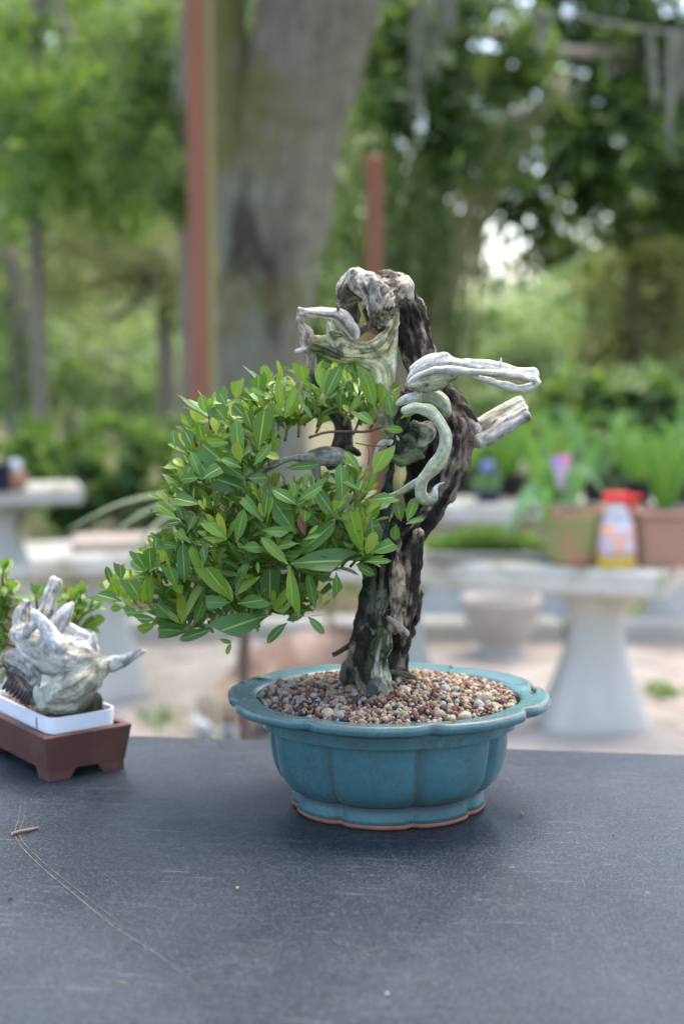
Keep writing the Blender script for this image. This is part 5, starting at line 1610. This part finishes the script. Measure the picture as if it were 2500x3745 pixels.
grp(750, 1780, .3189, [(950, 890, 645, 575, 140, 'f', 'b'), (980, 880, 1570, 830, 310, 'c', 's'), (960, 900, 1020, 1380, 180, 'c'), (740, 1420, 745, 940, 260, 'c', 'd'), (310, 1310, -40, 860, 250, 'c'), (320, 1300, 195, 1035, 110, 'f', 'y'), (345, 1240, 455, 870, 95, 'c'), (360, 1240, 560, 1040, 130, 'c', 'b'), (370, 1340, 660, 1300, 190, 'c'), (290, 1330, 20, 1320, 170, 'c'),
                       (715, 1475, 200, 1640, 310, 'c', 's'), (790, 1410, 960, 1180, 120, 'f', 'b'), (785, 1410, 780, 1180, 70, 'f', 'y'), (790, 1420, 950, 1400, 110, 'c', 'b'), (730, 1440, 650, 1260, 70, 'f', 'b'), (940, 1560, 680, 1780, 130), (1260, 1400, 1180, 1000, 130), (1180, 1490, 1370, 1680, 110, 'f'), (1140, 1480, 970, 1470, 160, 'c', 'd'), (1320, 1370, 1320, 1210, 60, 'f', 'y'), (1330, 1380, 1430, 1300, 40, 'f', 'y'),
                       (650, 380, 430, 120, 140, 'c'), (680, 360, 720, 50, 130, 'c', 's'), (1040, 540, 790, 170, 270, 'c', 'd'), (1000, 810, 1490, 430, 210, 'f', 'd'), (1070, 650, 850, 670, 120, 'c'), (250, 600, 20, 400, 170, 'c'), (240, 590, 140, 300, 100, 'f', 'y'), (260, 590, 350, 370, 70, 'f', 'b'), (360, 640, 440, 260, 150, 'f'), (410, 690, 640, 690, 150, 'c'), (250, 610, 20, 610, 80, 'c', 'b'), (610, 1000, 600, 860, 50, 'f', 'b'),
                       (500, 1590, 230, 1560, 190, 'c', 'd'), (1150, 560, 1080, 330, 110, 'f', 'r'), (1140, 420, 1150, 250, 150, 'c', 's'), (1120, 610, 1330, 530, 50), (1180, 550, 1290, 440, 50, 'f', 'b'), (1480, 330, 1290, 50, 140, 'f'), (1000, 130, 1080, -30, 60, 'f', 'y'), (1040, 200, 780, 10, 160, 'f'), (1070, 150, 1330, -10, 160, 'f'), (640, 500, 950, 520, 140, 'c'), (680, 360, 620, 180, 70, 'f', 'y'), (720, 330, 780, 130, 50, 'f', 'b'), (160, 1750, 300, 1790, 60), (300, 1790, 240, 1920, 70, 'f', 'b'), (1270, 1010, 1440, 1000, 100, 'f', 'd'), (1500, 980, 1520, 1240, 130, 'c')])
grp(340, 1800, .2934, [(720, 1400, 700, 1040, 120, 'f'), (620, 1400, 660, 1080, 75, 'f', 'y'), (590, 1330, 440, 1090, 230, 'c'), (360, 1360, 40, 1260, 190, 'c', 's'), (330, 1310, 230, 1150, 270, 'c', 'b'), (240, 1170, 170, 930, 100), (360, 1100, 330, 880, 170, 'c'), (660, 970, 540, 750, 170, 'c'), (720, 1010, 710, 730, 170, 'c', 's'), (740, 1060, 700, 850, 60, 'f', 'y'), (640, 990, 470, 850, 130, 'f', 'd'),
                       (1140, 1120, 1120, 640, 190, 'f'), (1050, 1200, 940, 890, 190, 'c', 's'), (1050, 1180, 960, 920, 110, 'f', 'b'), (1100, 1280, 1050, 1140, 230, 'c', 'b'), (990, 1590, 760, 1350, 290, 'c', 'd'), (1110, 1640, 1110, 1260, 140, 'f', 'y'), (1140, 1600, 1300, 1130, 110, 'f', 'b'), (1200, 1720, 790, 1720, 220, 'c', 'd'), (1500, 1700, 1060, 1840, 140, 'f', 'd'), (1250, 1680, 1380, 1370, 110, 'c'), (790, 1640, 590, 1710, 140, 'c'),
                       (560, 1500, 370, 1490, 160, 'c', 's'), (1090, 1640, 930, 1480, 90, 'f', 'b'), (1350, 150, 970, 60, 210, 'c', 's'), (1030, 300, 780, 120, 140, 'f', 'b'), (1110, 365, 890, 390, 110, 'f', 's'), (1130, 350, 1060, 170, 120, 'f', 'd'), (1160, 610, 1060, 490, 140, 'c', 'b'), (1060, 680, 840, 640, 120, 'f', 'd'), (860, 880, 890, 740, 110, 'f', 'y'), (960, 980, 920, 800, 60, 'f', 'b'), (780, 1010, 830, 830, 70), (480, 1080, 460, 960, 50, 'f', 'y'), (350, 1090, 380, 900, 60, 'f', 'y'),
                       (240, 1160, 230, 1050, 60, 'f', 'y'), (150, 1200, 70, 1130, 70, 'f', 'b'), (950, 130, 800, -20, 80, 'f', 'y'), (1060, 220, 950, 60, 70, 'f', 'y'), (830, 90, 690, 10, 70), (790, 730, 770, 560, 90), (1220, 640, 1130, 540, 60), (1330, 1000, 1240, 690, 140, 'f', 'b'), (1400, 880, 1370, 680, 130, 'c', 's'), (1350, 1000, 1380, 780, 60, 'f', 'y'), (1390, 220, 1320, 90, 60, 'f', 'y'), (1400, 210, 1390, 60, 40, 'f', 'y'), (1420, 560, 1340, 470, 100, 'c', 'b'), (500, 1330, 370, 1100, 60), (610, 1390, 430, 1220, 60, 'f', 'y'), (660, 1480, 470, 1540, 60, 'f', 'b'), (800, 1590, 550, 1570, 130, 'c'), (370, 1440, 220, 1450, 110), (740, 200, 720, 250, 60), (1180, 500, 1260, 300, 120, 'c', 'd')])
grp(1100, 1800, .4464, [(540, 510, 600, 330, 110, 'f', 'y'), (560, 500, 760, 420, 130, 'c', 's'), (600, 480, 590, 230, 180, 'f', 'd'), (520, 570, 740, 560, 40), (450, 590, 600, 680, 90, 'f', 'd'), (510, 520, 390, 150, 80, 'c'), (430, 560, 310, 440, 90, 'f', 'd'), (870, 240, 940, 40, 100, 'f', 'b'), (820, 240, 790, 100, 90, 'f', 'd'), (860, 260, 1010, 200, 60), (780, 260, 760, 400, 100, 'f', 'd'), (530, 160, 740, 60, 110, 'c', 's'), (540, 170, 640, 60, 70, 'f', 'y'), (530, 140, 580, 200, 50, 'f', 'b')])
MATS = {'m': M_LEAF, 'd': M_LEAF, 's': M_LEAF, 'b': M_LEAF2, 'y': M_YOUNG, 'r': M_RED}
for bx_, by_, tx_, ty_, w_, kind, mk in TL:
    yb = Yf(bx_, by_) + random.uniform(-.004, .010) + (.016 if mk == 'd' else 0)
    L2 = math.hypot(tx_ - bx_, ty_ - by_)
    lean = random.uniform(-.35, .25) * L2 / FPX
    if by_ - ty_ < 0: lean -= .15 * L2 / FPX
    if mk == 'm' and random.random() < .22: mk = 'b'
    b = W(bx_, by_, yb); t = W(tx_, ty_, yb + lean)
    L = np.linalg.norm(t - b)
    kk = 'cut' if kind == 'c' else 'full'
    L /= .68 if kind == 'c' else 1.0
    nr = {'s': np.array((random.uniform(-.3, .3), -.9, .5)), 'd': np.array((random.uniform(-.5, .5), -1, .10))}.get(mk, np.array((random.uniform(-.5, .5), -1, random.uniform(.1, .8))))
    add_leaf(b, t - b, L, nr, np.clip(w_ * .88 * yb / FPX / L, .22, .66), kk, MATS[mk])
n_traced = len(leaves)

POLY = np.array([(965, 925), (915, 885), (860, 850), (800, 838), (720, 828), (640, 835), (570, 870), (490, 900), (435, 955), (403, 1005), (395, 1070), (360, 1125), (365, 1180), (360, 1240), (310, 1290), (265, 1320), (240, 1365), (280, 1395), (330, 1410), (350, 1435), (400, 1455), (450, 1455), (500, 1440), (540, 1450), (600, 1445), (640, 1420), (720, 1420), (735, 1370), (760, 1320), (840, 1300), (890, 1260), (900, 1190), (880, 1130), (850, 1070), (830, 1000), (880, 960)]) * 1.5944
HOLE = np.array([(630, 985), (700, 965), (760, 960), (880, 965), (900, 1050), (840, 1085), (760, 1110), (690, 1120), (560, 1128), (500, 1150), (470, 1135), (540, 1095), (620, 1080)]) * 1.5944


def inside(poly, p):
    x, y = p; c = False; j = len(poly) - 1
    for i in range(len(poly)):
        xi, yi = poly[i]; xj, yj = poly[j]
        if (yi > y) != (yj > y) and x < (xj - xi) * (y - yi) / (yj - yi) + xi: c = not c
        j = i
    return c


stems = MB()
CEN = W(960, 1880, 1.075)
r = np.random.default_rng(2024)
ros = []
tries = 0
while len(ros) < 320 and tries < 26000:
    tries += 1
    p = (r.uniform(370, 1530), r.uniform(1320, 2330))
    dep = r.uniform(.016, .135)
    if not all(inside(POLY, (p[0] + a_, p[1] + b_)) for a_, b_ in ((-38, 0), (38, 0), (0, -46), (0, 30))) or inside(HOLE, p): continue
    if any(math.hypot(p[0] - q_[0], p[1] - q_[1]) < 36 and abs(dep - q_[2]) < .035 for q_ in ros): continue
    ros.append((p[0], p[1], dep))
for u, v, dep in ros:
    y = Yf(u, v) + dep
    c = W(u, v, y)
    ax = (c - CEN) * np.array((1, .55, 1)); ax /= np.linalg.norm(ax) + 1e-9
    ax = ax * .45 + np.array((r.normal() * .22, -.22 if dep < .06 else .1, 1.0)); ax /= np.linalg.norm(ax)
    n = int(r.integers(6, 10))
    sz = r.uniform(.013, .022)
    e1 = np.cross(ax, (0.3, .9, .2)); e1 /= np.linalg.norm(e1); e2 = np.cross(ax, e1)
    for i in range(n):
        az = i * 2.39996 + r.uniform(-.3, .3)
        inner = i >= n - 3
        sp = r.uniform(.15, .50) if inner else r.uniform(.6, 1.15)
        rad = math.cos(az) * e1 + math.sin(az) * e2
        d = ax * math.cos(sp) + rad * math.sin(sp)
        nr = ax * math.sin(sp) - rad * math.cos(sp) + r.normal(size=3) * .15
        L = sz * (r.uniform(.55, .8) if inner else r.uniform(.85, 1.25))
        kind = 'cut' if (not inner and r.uniform() < .72) else 'full'
        mat = (M_YOUNG if r.uniform() < .72 else M_LEAF2) if inner else (M_LEAF2 if r.uniform() < .22 else M_LEAF)
        add_leaf(c - ax * .006 * (0 if inner else 1) + rad * .0008, d, L / (.72 if kind == 'cut' else 1), nr, r.uniform(.27, .39), kind, mat)
    stems.tube([c, c - ax * .006, c - ax * .012 + (CEN - c) * .03], [.0010, .0012, .0012], 5, sub=2, mi=0)
tag(stems.build('shoot', M_STEM, bon, smooth=True), kind='stuff')
# the nearest 300 are leaves of their own, the rest one part
order = list(range(n_traced)) + sorted(range(n_traced, len(leaves)), key=lambda i: leaves[i][5])
own, rest = order[:299], order[299:]
B_inv = pmat(bon).inverted()
for i in own:
    M, kind, ws, k, mat, _ = leaves[i]
    o = bpy.data.objects.new('leaf', leaf_me(kind, ws, k, mat)); COL.objects.link(o)
    o.parent = bon; o.matrix_parent_inverse = B_inv
    o.matrix_basis = M
def join_leaves(name, idx, lst, parent):
    V, F, UV, MI, nb = [], [], [], [], 0
    mats = [M_LEAF, M_LEAF2, M_YOUNG, M_RED]
    for i in idx:
        M, kind, ws, k, mat, _ = lst[i]
        g, f, uv = GEO[(kind, ws)][k]
        A = np.array(M)
        V.append(g @ A[:3, :3].T + A[:3, 3]); F.append(np.array(f) + nb); UV.append(uv[np.array(f).ravel()]); MI += [mats.index(mat)] * len(f); nb += len(g)
    me = fast_mesh(name, np.concatenate(V), np.concatenate(F), mats[0], True)
    for m in mats[1:]: me.materials.append(m)
    me.polygons.foreach_set('material_index', MI)
    l = me.uv_layers.new(name='UVMap'); l.data.foreach_set('uv', np.concatenate(UV).ravel().astype(np.float32))
    return link(name, me, parent)
tag(join_leaves('foliage', rest, leaves, bon), kind='stuff')

# ================================================================== SMALL BONSAI: driftwood stump
G = lambda pts: [(x * .4043, 1950 + y * .4043, rr_ * .4043) + ((t[3],) if len(t) > 3 else ()) for t in pts for x, y, rr_ in [t[:3]]]
Y1 = 1.150
st = empty('driftwood_bonsai', W(240, 2580, Y1), 'small bonsai with a pale spiky driftwood stump in the white tray', 'bonsai')
wood('stump', [
    ch(G([(230, 920, 140), (320, 1000, 190), (450, 1070, 215), (600, 1130, 210), (760, 1160, 180), (880, 1220, 120)]), Y1, (.58, .545, .48), (.40, .38, .32), .37, .9),
    ch(G([(480, 1450, 115), (560, 1420, 155), (680, 1370, 185), (800, 1290, 160), (870, 1230, 115)]), Y1 - .006, (.58, .54, .43), (.36, .34, .24), .36, .8),
    ch(G([(440, 1500, 90), (520, 1540, 110), (640, 1510, 130), (740, 1440, 110)]), Y1 - .004, (.46, .42, .32), (.22, .21, .12), .42, .8),
    ch(G([(560, 1600, 120), (700, 1560, 150), (840, 1500, 80), (880, 1600, 50)]), Y1 + .008, (.10, .11, .05), (.04, .045, .025), .5, .8),
    ch(G([(240, 960, 120), (205, 810, 104), (215, 700, 88), (248, 590, 62)]), Y1 + .004, (.54, .50, .44), (.32, .28, .23), .38, 1.7, fe=True),
    ch(G([(360, 850, 100), (410, 740, 78), (450, 620, 78), (490, 500, 70), (518, 405, 50)]), Y1 + .008, (.58, .54, .46), (.36, .32, .26), .34, 1.7, fe=True),
    ch(G([(450, 920, 100), (540, 800, 76), (590, 715, 56), (655, 635, 34)]), Y1 + .002, (.64, .63, .61), (.46, .45, .43), .3, .9),
    ch(G([(520, 1000, 90), (430, 870, 60), (352, 772, 42), (298, 700, 28)]), Y1 - .016, (.72, .71, .68), (.52, .51, .48), .28, .7),
    ch(G([(820, 1170, 120), (900, 1190, 100), (1000, 1180, 76), (1100, 1160, 56), (1200, 1115, 36), (1305, 1072, 22)]), Y1 + .002, (.58, .57, .52), (.36, .36, .28), .36, 1.0),
    ch(G([(1110, 1130, 30), (1200, 1085, 22), (1275, 1045, 14)]), Y1 - .004, (.66, .66, .64), (.45, .44, .42), .3, .8),
    ch(G([(830, 1050, 60), (846, 970, 34), (848, 915, 20)]), Y1, (.66, .65, .61), (.46, .46, .4), .3, .7),
    ch(G([(600, 850, 46), (690, 900, 50), (780, 960, 50), (850, 1060, 70)]), Y1 + .004, (.60, .59, .55), (.36, .34, .32), .38, 1.0),
    ch(G([(290, 860, 40), (310, 830, 28), (330, 790, 14)]), Y1 - .018, (.60, .55, .53), (.36, .32, .32), .4, .8),
    ch(G([(240, 920, 34), (250, 870, 26), (240, 830, 16)]), Y1 - .020, (.36, .35, .35), (.25, .24, .24), .4, .8),
    ch(G([(90, 1100, 50), (120, 1160, 76), (180, 1190, 76), (260, 1230, 70), (310, 1280, 60), (300, 1330, 40)]), Y1 - .006, (.46, .43, .38), (.14, .12, .10), .46, 2.4),
    ch(G([(90, 1240, 40), (130, 1300, 56), (200, 1380, 70), (260, 1450, 70), (300, 1500, 60)]), Y1 + .004, (.28, .22, .17), (.10, .07, .05), .45, 1.0),
    ch(G([(330, 1400, 40), (350, 1480, 40), (390, 1570, 36)]), Y1 - .014, (.50, .54, .46), (.33, .36, .28), .35, .6),
], st, .0012, .0009, .92, 170, 91)
# wire wound round the low branch
M_WIRE = simple('dark brown wire', (.055, .04, .045), (.09, .07, .075), 80, .4, 0)
P = np.array([W(*(lambda x, y: (x * .4043, 1950 + y * .4043))(x, y), Y1 + .003) for x, y in ((70, 1330), (150, 1390), (230, 1450), (290, 1490))])
Pp, _, T, N, B = sweep(P, [1] * 4, 30)
m_ = len(Pp); hel = []
for i in range(m_):
    a = i / m_ * 2 * math.pi * 8
    hel.append(Pp[i] + (N[i] * math.cos(a) + B[i] * math.sin(a)) * .0078)
MB().tube(hel, [.0011] * m_, 6).build('wire', M_WIRE, st, smooth=True)
lv2 = []
keep = leaves; leaves = lv2
mb = MB()
for (x, y, dx, dy, n, sz, dd, dark) in ((85, 520, .35, 1, 9, .020, .02, 0), (20, 640, -.3, 1, 9, .022, .03, 1), (40, 330, .2, 1, 7, .018, .03, 0), (0, 780, -.2, .6, 9, .024, .02, 1), (10, 980, -.6, .3, 9, .024, .02, 1), (-60, 600, -.5, .8, 9, .022, .03, 1), (660, 620, .1, 1, 10, .021, .035, 0), (700, 740, .4, .8, 8, .019, .045, 1), (860, 680, .9, .5, 6, .013, .03, 0),
                                       (800, 850, .8, .1, 6, .020, .03, 1), (330, 560, 0, 1, 6, .018, .05, 1), (590, 560, -.3, 1, 7, .018, .05, 1), (20, 1200, -.8, -.1, 8, .022, .02, 1), (-40, 860, -.6, .5, 9, .024, .04, 1), (730, 560, .3, 1, 7, .017, .04, 0)):
    c = W(x * .4043, 1950 + y * .4043, Y1 + dd)
    ax = np.array((dx, -.25, dy)); ax /= np.linalg.norm(ax)
    e1 = np.cross(ax, (.3, .9, .2)); e1 /= np.linalg.norm(e1); e2 = np.cross(ax, e1)
    for i in range(n):
        az = i * 2.4 + r.uniform(-.3, .3); inn_ = i >= n - 3
        sp = r.uniform(.15, .45) if inn_ else r.uniform(.7, 1.3)
        rad = math.cos(az) * e1 + math.sin(az) * e2
        kind = 'cut' if r.uniform() < .25 else 'full'
        add_leaf(c - ax * (.001 if inn_ else .006), ax * math.cos(sp) + rad * math.sin(sp), sz * (.85 if inn_ else r.uniform(.85, 1.15)), ax * math.sin(sp) - rad * math.cos(sp) + r.normal(size=3) * .15, r.uniform(.4, .52), kind, (M_YOUNG if r.uniform() < .4 else M_LEAF2) if inn_ and not dark else (M_LEAF if r.uniform() < .7 else M_LEAF2))
    k = np.array(W((x * .5 + 200) * .4043, 1950 + (y * .6 + 480) * .4043, Y1 + dd + .004))
    MB().tube([c, c - ax * .012, (c - ax * .012 + k) / 2 + (0, .004, 0), k], [.0011, .0014, .0017, .002], 6, sub=3).build('twig', M_STEM, st, smooth=True)
S_inv = pmat(st).inverted()
for M, kind, ws, k, mat, _ in lv2:
    o = bpy.data.objects.new('leaf', leaf_me(kind, ws, k, mat)); COL.objects.link(o)
    o.parent = st; o.matrix_parent_inverse = S_inv; o.matrix_basis = M
